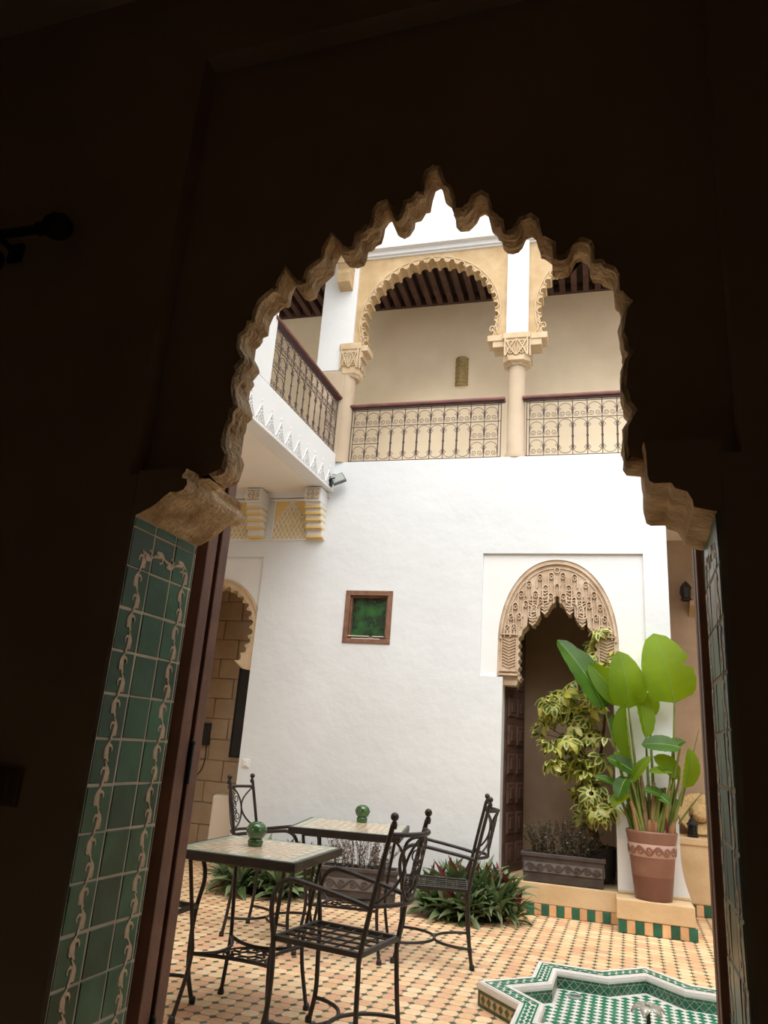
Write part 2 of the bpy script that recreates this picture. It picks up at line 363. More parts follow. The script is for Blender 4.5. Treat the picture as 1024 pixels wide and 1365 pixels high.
ARCH = [(x, z+.1) for x, z in [(0.044, 1.795), (0.008, 1.7999999999999998), (0.002, 1.8099999999999998), (0.002, 1.833), (-0.001, 1.845), (0.001, 1.886), (0.007, 1.9059999999999997), (0.018, 1.9209999999999998), (0.005, 1.939), (0.004, 1.9569999999999999), (-0.001, 1.975), (-0.001, 2.024), (0.004, 2.046), (0.016, 2.0629999999999997), (0.007, 2.072), (0.006, 2.089), (0.001, 2.1149999999999998), (0.0, 2.154), (0.005, 2.178), (0.015, 2.1919999999999997), (0.006, 2.194), (0.002, 2.2119999999999997), (-0.006, 2.2199999999999998), (-0.007, 2.264), (-0.013, 2.2769999999999997), (-0.033, 2.2889999999999997), (-0.039, 2.3), (-0.057, 2.302), (-0.063, 2.3209999999999997), (-0.063, 2.3409999999999997), (-0.069, 2.356), (-0.084, 2.368), (-0.097, 2.364), (-0.105, 2.3449999999999998), (-0.113, 2.328), (-0.13, 2.3249999999999997), (-0.15, 2.332), (-0.154, 2.3689999999999998), (-0.172, 2.387), (-0.181, 2.391), (-0.185, 2.415), (-0.193, 2.4459999999999997), (-0.203, 2.4579999999999997), (-0.219, 2.455), (-0.228, 2.4299999999999997), (-0.238, 2.4179999999999997), (-0.252, 2.415), (-0.265, 2.419), (-0.274, 2.429), (-0.279, 2.457), (-0.29, 2.463), (-0.293, 2.475), (-0.305, 2.487), (-0.31, 2.509), (-0.318, 2.541), (-0.328, 2.55), (-0.341, 2.545), (-0.348, 2.5269999999999997), (-0.359, 2.514), (-0.369, 2.505), (-0.392, 2.507), (-0.4, 2.516), (-0.408, 2.554), (-0.42, 2.588), (-0.433, 2.601), (-0.442, 2.635), (-0.448, 2.655), (-0.455, 2.657), (-0.467, 2.6519999999999997), (-0.474, 2.621), (-0.478, 2.585), (-0.49, 2.584), (-0.502, 2.561), (-0.519, 2.5589999999999997), (-0.52, 2.5389999999999997), (-0.532, 2.517), (-0.547, 2.51), (-0.561, 2.519), (-0.578, 2.554), (-0.588, 2.576), (-0.594, 2.5709999999999997), (-0.605, 2.553), (-0.607, 2.53), (-0.612, 2.505), (-0.627, 2.499), (-0.636, 2.4859999999999998), (-0.65, 2.485), (-0.651, 2.46), (-0.658, 2.441), (-0.676, 2.436), (-0.7, 2.443), (-0.717, 2.464), (-0.728, 2.4939999999999998), (-0.742, 2.456), (-0.744, 2.425), (-0.768, 2.4019999999999997), (-0.78, 2.393), (-0.788, 2.371), (-0.789, 2.3569999999999998), (-0.807, 2.3489999999999998), (-0.824, 2.356), (-0.86, 2.405), (-0.867, 2.37), (-0.867, 2.342), (-0.873, 2.336), (-0.886, 2.3409999999999997), (-0.893, 2.3329999999999997), (-0.915, 2.314), (-0.924, 2.2849999999999997), (-0.924, 2.254), (-0.94, 2.2479999999999998), (-0.939, 2.2359999999999998), (-0.946, 2.2239999999999998), (-0.96, 2.213), (-0.958, 2.183), (-0.941, 2.157), (-0.935, 2.141), (-0.953, 2.117), (-0.946, 2.104), (-0.959, 2.082), (-0.96, 2.064), (-0.949, 2.037), (-0.939, 2.015), (-0.939, 2.002), (-0.953, 1.9899999999999998), (-0.953, 1.968), (-0.96, 1.948), (-0.961, 1.9139999999999997), (-0.96, 1.9009999999999998), (-0.948, 1.882), (-0.944, 1.871), (-0.952, 1.829), (-0.955, 1.823), (-0.969, 1.813), (-0.994, 1.8079999999999998)]]
def screen_mesh():
    """lobed arch: the opening outline swept through the thickness of the screen, worn at the arrises"""
    P = ARCH; n = len(P)
    def nrm(i):
        a = P[max(i-1, 0)]; c = P[min(i+1, n-1)]; dx, dz = c[0]-a[0], c[1]-a[1]; L = math.hypot(dx, dz) or 1
        return (dz/L, -dx/L)                               # away from the opening (outline runs right to left over the top)
    b = MB(); layers = []
    for y, off in ((YP-.002, .014), (YP+.006, .006), (YP+.02, .003), (YP+.034, .002), (YP+.05, .001), (YP+.065, 0), (YQ-.004, 0), (YQ, .004)):
        ring = []
        for i, (x, z) in enumerate(P):
            nx, nz = nrm(i)
            w = (noise.noise(Vector((x*22, y*45, z*22)))*.007+noise.noise(Vector((x*60, y*90, z*60)))*.003)*(0 if y > YQ-.006 else 1)
            ring.append((x+nx*(off+w), y, z+nz*(off+w)))
        layers.append(ring)
    for k in range(len(layers)-1):
        A, B = layers[k], layers[k+1]
        b.tri(A+B, [(i, i+1, n+i+1, n+i) for i in range(n-1)], 0, True)
    def out(x, z):                                          # where the ray from the arch centre leaves the panel
        cx, cz = -.475, 2.0; dx, dz = x-cx, z-cz; k = 1e9
        if dx > 1e-6: k = min(k, (.22-cx)/dx)
        if dx < -1e-6: k = min(k, (-1.19-cx)/dx)
        if dz > 1e-6: k = min(k, (3.28-cz)/dz)
        return (cx+dx*k, cz+dz*k)
    for ring, y in ((layers[0], YP), (layers[-1], YQ)):
        O = []
        for i, (x, _, z) in enumerate(ring): O.append(out(*P[i]) if 0 < i < n-1 else (.22 if i == 0 else -1.19, P[i][1]))
        O = [(q[0], y, q[1]) for q in O]
        for c in ((.22, 3.28), (-1.19, 3.28)):
            k = min(range(n), key=lambda i: abs(O[i][0]-c[0])+abs(O[i][2]-c[1])); O[k] = (c[0], y, c[1])
        b.tri(ring+O, [(i, i+1, n+i+1, n+i) for i in range(n-1)], 1 if y == YP else 0)
    b.tri([(P[0][0], YP, P[0][1]), (.22, YP, P[0][1]), (.22, YQ, P[0][1]), (P[0][0], YQ, P[0][1])], [(0, 1, 2, 3)], 0)
    b.tri([(P[-1][0], YP, P[-1][1]), (-1.19, YP, P[-1][1]), (-1.19, YQ, P[-1][1]), (P[-1][0], YQ, P[-1][1])], [(0, 1, 2, 3)], 0)
    return b
screen_mesh().build('lobed_arch_screen', ['arch_stone', 'salon'], wall_front, fixn=False)

def impost(name, prof, y0, y1):
    b = MB(); n = len(prof); ys = [y0+(y1-y0)*k/8 for k in range(9)]; vs = []
    for y in ys:
        for x, z in prof:
            e = .004 if y in (y0, y1) else 0
            w = noise.noise(Vector((x*18, y*14, z*18)))*.003+noise.noise(Vector((x*50, y*40, z*50)))*.0015
            cx = sum(p[0] for p in prof)/n; cz = sum(p[1] for p in prof)/n
            d = Vector((x-cx, z-cz)); d = d.normalized()*(w-e) if d.length else d
            vs.append((x+d.x, y, z+d.y))
    fs = [(k*n+i, k*n+(i+1) % n, (k+1)*n+(i+1) % n, (k+1)*n+i) for k in range(8) for i in range(n)]
    b.tri(vs, fs, 0, True); b.tri(vs, [tuple(range(n)), tuple(range(8*n, 9*n))], 1)
    o = b.build(name, ['arch_stone', 'salon'], wall_front); m_ = o.modifiers.new('edges', 'EDGE_SPLIT'); m_.split_angle = rad(32)
    return o
def subd(prof, n=4):
    out = []
    for i, p in enumerate(prof):
        q = prof[(i+1) % len(prof)]
        for k in range(n): out.append((p[0]+(q[0]-p[0])*k/n, p[1]+(q[1]-p[1])*k/n))
    return out
impost('impost_moulding', subd([(-1.165, 1.918), (-1.022, 1.918), (-1.024, 1.91), (-1.030, 1.903), (-1.030, 1.893), (-1.016, 1.888), (-1.012, 1.874), (-1.018, 1.860),
        (-1.034, 1.852), (-1.058, 1.852), (-1.068, 1.846), (-1.080, 1.838), (-1.098, 1.822), (-1.12, 1.810), (-1.145, 1.797), (-1.165, 1.792)], 2), YN+.002, YJ+.005)
impost('impost_moulding', subd([(.185, 1.925), (.04, 1.925), (.044, 1.9), (.043, 1.852), (.046, 1.838), (.055, 1.832), (.088, 1.832), (.095, 1.819),
        (.120, 1.811), (.129, 1.793), (.130, 1.779), (.152, 1.772), (.166, 1.768), (.185, 1.768)], 2), YN+.002, YJ+.005)

# green glazed tiles on both jambs, with the cream vine that frames the panel
def tile_mesh(w, h, t=.010):
    b = MB(); g = .0016; b.cbox(g, w-g, -t, 0, g, h-g, .003); return b.mesh('jamb_tile')
TW, TH = .093, .1008
tm = tile_mesh(TW, TH); tms = tile_mesh(.0105, TH)
for me in (tm, tms): me.materials.append(M['green_tile'])
for side in (-1, 1):
    g = MB()
    if side < 0: g.box(XL-.012, XL+.0004, YN+.002, YJ, 0, 1.80)
    else: g.box(XR-.0004, XR+.012, YN+.002, YJ, 0, 1.775)
    g.build('tile_bed', 'grout', wall_front)
    for r in range(-1, 17):
        z = 1.67-.1008*r
        for c in range(4):
            me = tms if c == 3 else tm
            y = YN+.001+TW*c
            jz = random.uniform(-.0012, .0012); tilt = random.uniform(-.012, .012)
            hh = 1.0 if r > -1 else .22
            sc = (1, 1, hh)
            if side < 0: inst(me, 'tile', wall_front, (XL-.008, y, z+jz), (tilt, 0, PI/2), sc)
            else: inst(me, 'tile', wall_front, (XR+.008, y+(.0105 if c == 3 else TW), z+jz), (tilt, 0, -PI/2), sc)
def crescent(b, o, d, s_, L_=.047):
    """comma-shaped leaf of the border, from o along d, bulging to the side s_"""
    o = Vector(o); d = Vector(d); sd = Vector((0, -d.z, d.y))*s_; pts = []; w = []
    for k in range(9):
        u = k/8; pts.append(o+d*(L_*u)+sd*(.0125*sin(PI*u)-.003)); w.append(.0022+.0075*sin(PI*min(1, u*1.15))**1.5)
    b.strip(pts, w, .0012, (1, 0, 0))
    q = [o+d*(L_*.62)+sd*.006, o+d*(L_*.70)-sd*.004, o+d*(L_*.56)-sd*.011, o+d*(L_*.42)-sd*.0095]
    b.strip(spline(q, 4), [.0042-.0002*k for k in range(13)], .0012, (1, 0, 0))
    b.strip([o+d*(L_*.2)+sd*.004, o+d*(L_*.16)+sd*.014, o+d*(L_*.3)+sd*.0185], [.0035, .003, .0008], .0012, (1, 0, 0))
def vine_unit():
    """one tile height of the curling leaf border"""
    b = MB()
    crescent(b, (0, 0, 0), (0, 0, 1), 1, .052); crescent(b, (0, 0, .0504), (0, 0, 1), -1, .052)
    me = b.mesh('vine_ornament'); me.materials.append(M['vine']); return me
vu = vine_unit()
for side in (-1, 1):
    for yc in (YN+.052, YN+.248):
        for r in range(0, 17):
            z = 1.67-.1008*r-.05
            inst(vu, 'vine_ornament', wall_front, ((XL+.0022) if side < 0 else (XR-.0022), yc+random.uniform(-.003, .003), z), (0, 0, 0 if side < 0 else PI), (1, random.choice((1, .92, 1.06)), 1))
    # the vine turns over the top of the panel
    b = MB()
    for k in range(4): crescent(b, (0, YN+.054+k*.049, 1.716), (0, 1, 0), 1 if k % 2 else -1, .051)
    o = b.build('vine_ornament', 'vine', wall_front); o.location = ((XL+.0022) if side < 0 else (XR-.0022), 0, 0)
    if side > 0: o.scale = (-1, 1, 1)

# wooden door frame and the leaf folded back against the outer wall
def doorside(sgn, x_face, y0, y1, label, num):
    b = MB(); s_ = sgn
    xa, xb = sorted((x_face, x_face+s_*.045))
    b.box(xa, xb, y0, y1, 0, 3.2)
    o = structure(b.build('door_%d' % num, 'wood', bevel=.004))
    b = MB(); xa, xb = sorted((x_face+s_*.0, x_face+s_*.62))
    leaf = MB(); leaf.box(xa, xb, y1+.018, y1+.066, .02, 3.15)
    lf = leaf.build('door_leaf', 'wood', o, bevel=.004)
    for k in range(2):
        for z0, z1 in ((.2, .95), (1.05, 1.8), (1.9, 3.0)):
            p = MB(); x0 = xa+.05+k*.29; p.cbox(x0, x0+.23, -.012, 0, z0, z1, .012)
            q = p.build('panel', 'wood_door', lf); q.location = (2*x0+.23, y1+.066, 0); q.rotation_euler = (0, 0, PI)
    for z in ((.5, 1.16, 2.4) if sgn < 0 else (.4, 2.4)):
        h = MB(); h.lathe([(.007, 0), (.007, .10)], (x_face-s_*.004, y1+.009, z), 10); h.lathe([(.0, .098), (.009, .102), (.009, .110), (.004, .116)], (x_face-s_*.004, y1+.009, z), 10)
        h.build('hinge', 'black', o)
    return o
doorside(-1, -1.15, 1.815, 1.867, '', 1)
doorside(1, .165, 1.90, 1.945, '', 2)
b = MB(); b.box(-1.20, .21, 1.815, 1.867, 3.12, 3.2); structure(b.build('trim_1', 'wood'))

# the salon around the camera
b = MB(); b.box(-4.4, 3.4, -4.2, 1.47, -.12, -.004); structure(b.build('floor_salon', 'salon_dark'))
b = MB(); b.box(-4.4, 3.4, -4.2, 1.47, 3.62, 3.8); structure(b.build('ceiling_salon', 'salon_dark'))
b = MB(); b.box(-4.6, -4.4, -4.2, 1.87, 0, 3.8); structure(b.build('wall_salon_left', 'salon_dark'))
b = MB(); b.box(3.4, 3.6, -4.2, 1.87, 0, 3.8); structure(b.build('wall_salon_right', 'salon_dark'))
b = MB(); b.box(-4.6, 3.6, -4.4, -4.2, 0, 3.8); structure(b.build('wall_salon_rear', 'salon_dark'))
b = MB(); b.box(-1.19, .22, 1.47, 1.9, -.12, -.002); structure(b.build('floor_threshold', 'tan'))

# ================================================================== courtyard floor
X0, X1, Y0, Y1 = -5.6, 3.2, 1.87, 9.0
b = MB(); b.box(X0, X1, Y0, Y1, -.15, -.004); floor = structure(b.build('floor', 'floor_grout'))
PC = Vector((.05, 4.55)); PR = .863
def octo(cx, cy, s=TS, d=.0215, g=.0016, z0=-.006, z1=.0):
    h = s/2-g; k = d-g*.4
    o = [(h-k, -h), (h, -h+k), (h, h-k), (h-k, h), (-h+k, h), (-h, h-k), (-h, -h+k), (-h+k, -h)]
    top = [(cx+x*.985, cy+y*.985, z1) for x, y in o]; bot = [(cx+x, cy+y, z0) for x, y in o]
    return top+bot, [tuple(range(8))]+[(i, i+8, (i+1) % 8+8, (i+1) % 8) for i in range(8)]
tiles = []
for i in range(int(math.floor(X0/TS)), int(X1/TS)):
    for j in range(int(math.ceil(Y0/TS)), int(Y1/TS)):
        cx, cy = (i+.5)*TS, (j+.5)*TS
        if cx < X0+.05: continue
        if math.hypot(cx-PC.x, cy-PC.y) < .62: continue
        tiles.append((cx, cy))
def seen(cx, cy):                                           # the open stretch before the doorway where tiles show largest
    t = cx/cy
    return -.60 < t < .12 and 3.45 < cy < 5.2
near = [t for t in tiles if seen(*t)]
near.sort(key=lambda t: t[1]+.35*abs(t[0]+1)); near = near[:290]; ns = set(near)
vs, fs = octo(0, 0); ome = bpy.data.meshes.new('floor_tile'); ome.from_pydata(vs, [], fs); ome.materials.append(M['floor_tile'])
for cx, cy in near: inst(ome, 'floor_tile', floor, (cx, cy, random.uniform(-.0006, .0006)), (random.uniform(-.004, .004), random.uniform(-.004, .004), 0))
b = MB()
for cx, cy in tiles:
    if (cx, cy) in ns: continue
    vs, fs = octo(cx, cy); b.tri(vs, fs)
o = b.build('floor_tiles_beyond', 'floor_tile', floor, fixn=False); o['kind'] = 'stuff'
b = MB(); d = .0215-.0022
for i in range(int(math.floor(X0/TS))+1, int(X1/TS)):
    for j in range(int(math.ceil(Y0/TS))+1, int(Y1/TS)):
        cx, cy = i*TS, j*TS
        if math.hypot(cx-PC.x, cy-PC.y) < .60: continue
        b.tri([(cx+d, cy, .0), (cx, cy+d, .0), (cx-d, cy, .0), (cx, cy-d, .0)], [(0, 1, 2, 3)])
o = b.build('floor_green_dots', 'dot_green', floor, fixn=False); o['kind'] = 'stuff'

# ================================================================== far house front, ground floor
ZS = 4.255                                                  # gallery floor
NI = (-.877, .651, 1.995, 3.213)                            # recessed panel round the carved doorway
DO = (-.655, .358)                                          # doorway below its springing
WI = (-2.30, -1.793, 2.262, 2.808)                          # small window
LD = (-4.36, -3.288, 3.165)                                 # left doorway recess
b = MB(F)
T_ = .36
def wl(a0, a1, z0, z1, b0=0): b.box(a0, a1, b0, T_, z0, z1)
wl(-6.2, LD[0], 0, ZS); wl(LD[0], LD[1], LD[2], ZS)
wl(LD[1], WI[0], 0, ZS); wl(WI[0], WI[1], 0, WI[2]); wl(WI[0], WI[1], WI[3], ZS); wl(WI[1], NI[0], 0, ZS)
wl(NI[0], NI[1], NI[3], ZS); wl(NI[0], DO[0], 0, NI[2]); wl(DO[1], NI[1], .0, NI[2]); wl(NI[1], .868, 0, ZS)
wl(.868, 3.4, 3.72, ZS)
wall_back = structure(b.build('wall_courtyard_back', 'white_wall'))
# flared foot of the white pier
b = MB(F)
for k in range(6):
    z0, z1 = .25+.07*k, .32+.07*k; e = .07*(1-k/5)**2
    b.tri([(DO[1], -.02*(1-k/6), z0), (.868+e, -.02*(1-k/6), z0), (.868+.07*(1-(k+1)/5)**2 if k < 5 else .868, -.02*(1-(k+1)/6), z1), (DO[1], -.02*(1-(k+1)/6), z1),
           (DO[1], .3, z0), (.868+e, .3, z0), (.868+.07*(1-(k+1)/5)**2 if k < 5 else .868, .3, z1), (DO[1], .3, z1)],
          [(0, 1, 2, 3), (1, 5, 6, 2), (4, 7, 6, 5), (0, 3, 7, 4), (0, 4, 5, 1), (3, 2, 6, 7)])
b.build('flared_foot', 'white', wall_back)

# --- carved doorway
AC = -.150                                                  # axis
def pointed(hw, zs, zt, n=24, rise=1.0, ac=AC):
    """pointed arch outline from left springing to right springing"""
    out = []
    for k in range(n+1):
        t = k/n
        x = -hw+hw*t if t <= 1 else 0
        out.append((ac-hw*cos(t*PI/2)**.92, zs+(zt-zs)*sin(t*PI/2)**1.06))
    return out+[(2*ac-x, z) for x, z in reversed(out[:-1])]
ring_o = pointed(.562, 2.36, 3.155)
b = MB(F)                                                   # panel of the recess with the arch cut out
L = [(DO[0], NI[2]), (NI[0], NI[2]), (NI[0], NI[3])]
outl = [(-.715, NI[2])]+[(a, z) for a, z in ring_o]+[(.415, NI[2])]
half = len(outl)//2
def panel(mb, poly, b0, b1, mi=0):
    n = len(poly); vs = [(a, b0, z) for a, z in poly]+[(a, b1, z) for a, z in poly]
    mb.tri(vs, [tuple(range(n)), tuple(range(2*n-1, n-1, -1))]+[(i, (i+1) % n, n+(i+1) % n, n+i) for i in range(n)], mi)
panel(b, [(NI[0], NI[2])]+[(NI[0], NI[3])]+[(outl[half][0], NI[3])]+list(reversed(outl[:half+1])), .028, T_)
panel(b, [(NI[1], NI[2])]+[(NI[1], NI[3])]+[(outl[half][0], NI[3])]+outl[half:], .028, T_)
b.build('recess_panel', 'white', wall_back)

# inner outline: two columns of little lobes below, steps of hanging niches above
def inner_outline():
    H = []                                                 # right half from apex downward, offsets from the axis
    H += [(0, 2.80), (.016, 2.785), (.018, 2.73), (.035, 2.728), (.05, 2.715), (.062, 2.70), (.085, 2.655), (.098, 2.648), (.10, 2.628), (.135, 2.628), (.137, 2.675), (.148, 2.695), (.16, 2.675), (.163, 2.60)]
    H += [(.175, 2.585), (.192, 2.545), (.215, 2.535), (.217, 2.512), (.252, 2.512), (.254, 2.56), (.266, 2.582), (.28, 2.56), (.284, 2.50), (.305, 2.478), (.325, 2.455), (.34, 2.40)]
    z = 2.40
    while z > 2.03:
        H += [(.352, z-.006), (.366, z-.026), (.366, z-.046), (.350, z-.064)]; z -= .074
    H += [(.352, 2.01)]
    return [(AC-x, z) for x, z in reversed(H)]+[(AC+x, z) for x, z in H[1:]]
inn = inner_outline()
b = MB(F)
polyL = [(-.715, 2.005)]+ring_o[:len(ring_o)//2+1]; mid = len(inn)//2
panel(b, polyL+list(reversed(inn[:mid+1])), .04, .30)
polyR = [(.415, 2.005)]+list(reversed(ring_o[len(ring_o)//2:]))
panel(b, polyR+inn[mid:], .04, .30)
arch_o = b.build('carved_arch', 'carved', wall_back)
# proud outer fillet
b = MB(F); b.strip([(a, .04, z) for a, z in pointed(.535, 2.36, 3.118)], .012, .022, tuple(-FN)); b.strip([(a, .04, z) for a, z in pointed(.50, 2.36, 3.07)], .006, .012, tuple(-FN))
b.build('arch_fillet', 'carved', arch_o)
# hanging niches: little hooded tubes stepping down in courses, roundels in the hoods
b = MB(F)
def hood(a, z, h, r=.028):
    pts = [(a-r, z-h)]+[(a-r*cos(t*PI), z+r*1.5*sin(t*PI)) for t in [k/8 for k in range(9)]]+[(a+r, z-h)]
    b.strip([(p[0], .04, p[1]) for p in pts], .0065, .026, tuple(-FN))
def roundel(a, z, r=.022):
    b.strip([(a+r*cos(2*PI*k/10), .04, z+r*1.2*sin(2*PI*k/10)) for k in range(11)], .006, .018, tuple(-FN))
    b.ball(F_IN(a, .04, z), .010, 6)
def F_IN(a, b_, z): return (a, b_, z)
for s_ in (-1, 1):
    for k, (da, z, h) in enumerate([(.055, 2.985, .10), (.165, 2.97, .10), (.27, 2.90, .12), (.345, 2.80, .12), (.40, 2.68, .10), (.44, 2.57, .10), (.475, 2.46, .08),
                                     (.11, 2.86, .12), (.205, 2.80, .10), (.30, 2.70, .12), (.365, 2.58, .1), (.41, 2.47, .08), (.06, 2.78, .06), (.22, 2.66, .08), (.16, 2.74, .06)]):
        hood(AC+s_*da, z, h, .027)
        roundel(AC+s_*da, z-.005, .015)
    for da, z in ((.118, 2.70), (.118, 2.80), (.235, 2.585), (.235, 2.70), (.118, 2.645), (.235, 2.53)):
        c = AC+s_*da
        b.strip([(c-.03, .04, z), (c, .04, z-.03), (c+.03, .04, z)], .007, .02, tuple(-FN))
        b.strip([(c-.03, .04, z+.03), (c, .04, z+.01), (c+.03, .04, z+.03)], .007, .02, tuple(-FN))
        b.box(c-.034, c+.034, .015, .04, z+.04, z+.05)
hood(AC, 2.88, .1, .024); roundel(AC, 3.05, .024)
b.build('hanging_niches', 'carved', arch_o)
b = MB(F)                                                   # herring-bone posts of the arch
for s_ in (-1, 1):
    c = AC+s_*.455
    b.box(c-.075, c-.066, .022, .04, 2.07, 2.375); b.box(c+.066, c+.075, .022, .04, 2.07, 2.375)
    for k in range(10):
        z = 2.09+.028*k
        b.strip([(c-.06, .04, z+.026), (c, .04, z), (c+.06, .04, z+.026)], .006, .014, tuple(-FN))
    for k in range(4): b.strip([(c-.05+.033*k, .04, 2.40), (c-.05+.033*k, .04, 2.44)], .012, .02, tuple(-FN))
    b.box(c-.085, c+.085, .01, .04, 2.40, 2.412); b.box(c-.09, c+.085, .012, .04, 2.05, 2.064); b.box(c-.09, c+.09, .0, .04, 2.012, 2.03)
b.build('herringbone_post', 'carved', arch_o)
b = MB(F)                                                   # small console under each post
for s_ in (-1, 1):
    c = AC+s_*.43
    b.prism([(c-.10, 2.006), (c+.10, 2.006), (c+.085-(.02 if s_ < 0 else 0), 1.965), (c+.02*(-s_)+.03, 1.925), (c-.08+.04*(s_ < 0)*0, 1.925)], .06, .30)
b.build('arch_console', 'carved', arch_o)

# vestibule behind the doorway
b = MB(F)
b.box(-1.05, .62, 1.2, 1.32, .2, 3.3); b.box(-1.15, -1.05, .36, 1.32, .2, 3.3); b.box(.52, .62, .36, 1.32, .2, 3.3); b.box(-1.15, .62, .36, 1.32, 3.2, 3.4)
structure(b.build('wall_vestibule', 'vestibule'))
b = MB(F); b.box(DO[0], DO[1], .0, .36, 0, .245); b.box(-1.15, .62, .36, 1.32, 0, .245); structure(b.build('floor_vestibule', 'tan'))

# studded panelled door, opened inwards
b = MB(); DW, DH = .50, 2.45
b.box(0, DW, 0, .045, 0, DH)
door_3 = structure(b.build('door_3', 'wood_door', bevel=.003))
door_3.location = F(-.64, .22, .25); door_3.rotation_euler = (0, 0, FA+rad(74))
for r in range(9):
    for c in range(2):
        p = MB(); p.cbox(.045+c*.225, .045+c*.225+.185, -.016, 0, .06+r*.265, .06+r*.265+.205, .02)
        pl = p.build('panel', 'wood_door', door_3)
        q = MB(); q.cbox(.045+c*.225+.05, .045+c*.225+.135, -.028, -.016, .06+r*.265+.05, .06+r*.265+.155, .008); q.build('raised_field', 'wood_door', pl)

# threshold ledge and step, each with its band of upright tiles
def band(parent, a0, a1, bf, z1, w, first, side=None):
    n = int(round((a1-a0)/w)); w = (a1-a0)/n
    for k in range(n):
        p = MB(F); p.cbox(a0+k*w+.002, a0+(k+1)*w-.002, bf-.008, bf+.004, .003, z1-.003, .003)
        p.build('tile', 'band_green' if (k+first) % 2 == 0 else 'band_orange', parent)
b = MB(F); b.box(DO[0], DO[1], -.032, .0, .0, .092); b.box(DO[0], DO[1], -.045, .0, .092, .25)
ledge = structure(b.build('trim_2', 'tan', bevel=.006)); band(ledge, DO[0], DO[1], -.036, .092, .063, 0)
b = MB(F); b.box(.345, .945, -.30, .0, .0, .10); b.box(.335, .93, -.315, .0, .10, .248)
step = structure(b.build('trim_3', 'tan', bevel=.008)); band(step, .345, .945, -.302, .10, .0667, 0)
b = MB(F); b.box(.36, .93, -.05, .0, .25, .272); b.build('plinth_trim', 'wash', step, bevel=.004)

# --- small green window
b = MB(F); b.box(WI[0], WI[1], .07, .085, WI[2], WI[3]); win = structure(b.build('window_1', 'green_glass'))
fw = .052
for a0, a1, z0, z1 in ((WI[0], WI[1], WI[3]-fw, WI[3]), (WI[0], WI[1], WI[2], WI[2]+fw), (WI[0], WI[0]+fw, WI[2]+fw, WI[3]-fw), (WI[1]-fw, WI[1], WI[2]+fw, WI[3]-fw)):
    p = MB(F); p.box(a0, a1, -.012, .1, z0, z1); p.build('window_frame', 'frame_wood', win, bevel=.004)
fx = .03
for a0, a1, z0, z1 in ((WI[0]+fw, WI[1]-fw, WI[3]-fw-.018, WI[3]-fw), (WI[0]+fw, WI[1]-fw, WI[2]+fw, WI[2]+fw+.02), (WI[0]+fw, WI[0]+fw+.016, WI[2]+fw, WI[3]-fw), (WI[1]-fw-.016, WI[1]-fw, WI[2]+fw, WI[3]-fw)):
    p = MB(F); p.box(a0, a1, .018, .09, z0, z1); p.build('sash', 'frame_wood', win, bevel=.003)
p = MB(F)
for a0, a1, z in ((-2.24, -2.02, WI[2]+fw+.02), (-2.2, -1.9, WI[2]+.047), (-1.98, -1.86, WI[2]+fw+.02), (-2.29, -1.83, WI[3]-.002)): p.box(a0, a1, -.014, .03, z-.004, z+.006)
p.build('chipped_paint', 'frame_chip', win)
b = MB(F)                                                   # bars of the fine diamond grille behind the pane's face
for k in range(-14, 15):
    for s_ in (-1, 1):
        x0 = (WI[0]+WI[1])/2+k*.03; pts = []
        for t in (-.27, .27):
            pts.append((x0+s_*t*.6, .067, (WI[2]+WI[3])/2+t))
        a0, a1 = WI[0]+fw, WI[1]-fw
        P0, P1 = Vector(pts[0]), Vector(pts[1]); lo, hi = 0., 1.
        d = P1.x-P0.x
        t0, t1 = sorted(((a0-P0.x)/d, (a1-P0.x)/d)); lo, hi = max(0, t0), min(1, t1)
        if hi-lo > .05: b.tube([P0+(P1-P0)*lo, P0+(P1-P0)*hi], .0016, 4)
b.build('grille', 'green_dark', win)

# --- left doorway: recess panel, ring with open scallops, room behind
LC, LR = -3.82, .572
b = MB(F)
ro = [(LC-LR*cos(t), 2.36+LR*sin(t)) for t in [PI*k/28 for k in range(29)]]
full = [(LC-LR+.03, 1.94)]+ro+[(LC+LR-.03, 1.94)]
hm = len(full)//2
panel(b, [(LD[0]-.1, 1.94), (LD[0]-.1, LD[2]), (LC, LD[2])]+list(reversed(full[:hm+1])), .03, .3)
panel(b, [(LD[1]+.06, 1.94), (LD[1]+.06, LD[2]), (LC, LD[2])]+full[hm:], .03, .3)
b.box(LD[0], LC-LR+.03, .03, .3, 0, 1.94)
b.build('recess_panel', 'white', wall_back)
b = MB(F); inner = []
NL = 22
for k in range(NL):
    t0, t1 = -.78+(PI+1.56)*k/NL, -.78+(PI+1.56)*(k+1)/NL
    for q in range(7):
        u = q/6; t = t0+(t1-t0)*u; r = .452+.045*sin(PI*u)
        inner.append((LC-r*cos(t), 2.36+r*sin(t)))
inner.append((LC+.43, 1.955)); inner.insert(0, (LC-.43, 1.955))
pl_ = [(LC-LR+.03, 1.94)]+ro[:15]; im = len(inner)//2
panel(b, pl_+list(reversed(inner[:im+1])), .02, .2)
panel(b, [(LC+LR-.03, 1.94)]+list(reversed(ro[14:]))+inner[im:], .02, .2)
la = b.build('scalloped_arch', 'carved_cream', wall_back)
b = MB(F); b.strip([(LC-(LR-.015)*cos(t), .02, 2.36+(LR-.015)*sin(t)) for t in [PI*k/28 for k in range(29)]], .010, .014, tuple(-FN))
for k in range(NL-3):
    t = -.78+(PI+1.56)*(k+2)/NL; r = .475
    b.strip([(LC-r*cos(t)+.016*cos(q), .02, 2.36+r*sin(t)+.016*sin(q)) for q in [2*PI*w/8 for w in range(9)]], .005, .01, tuple(-FN))
b.build('arch_beading', 'carved_cream', la)
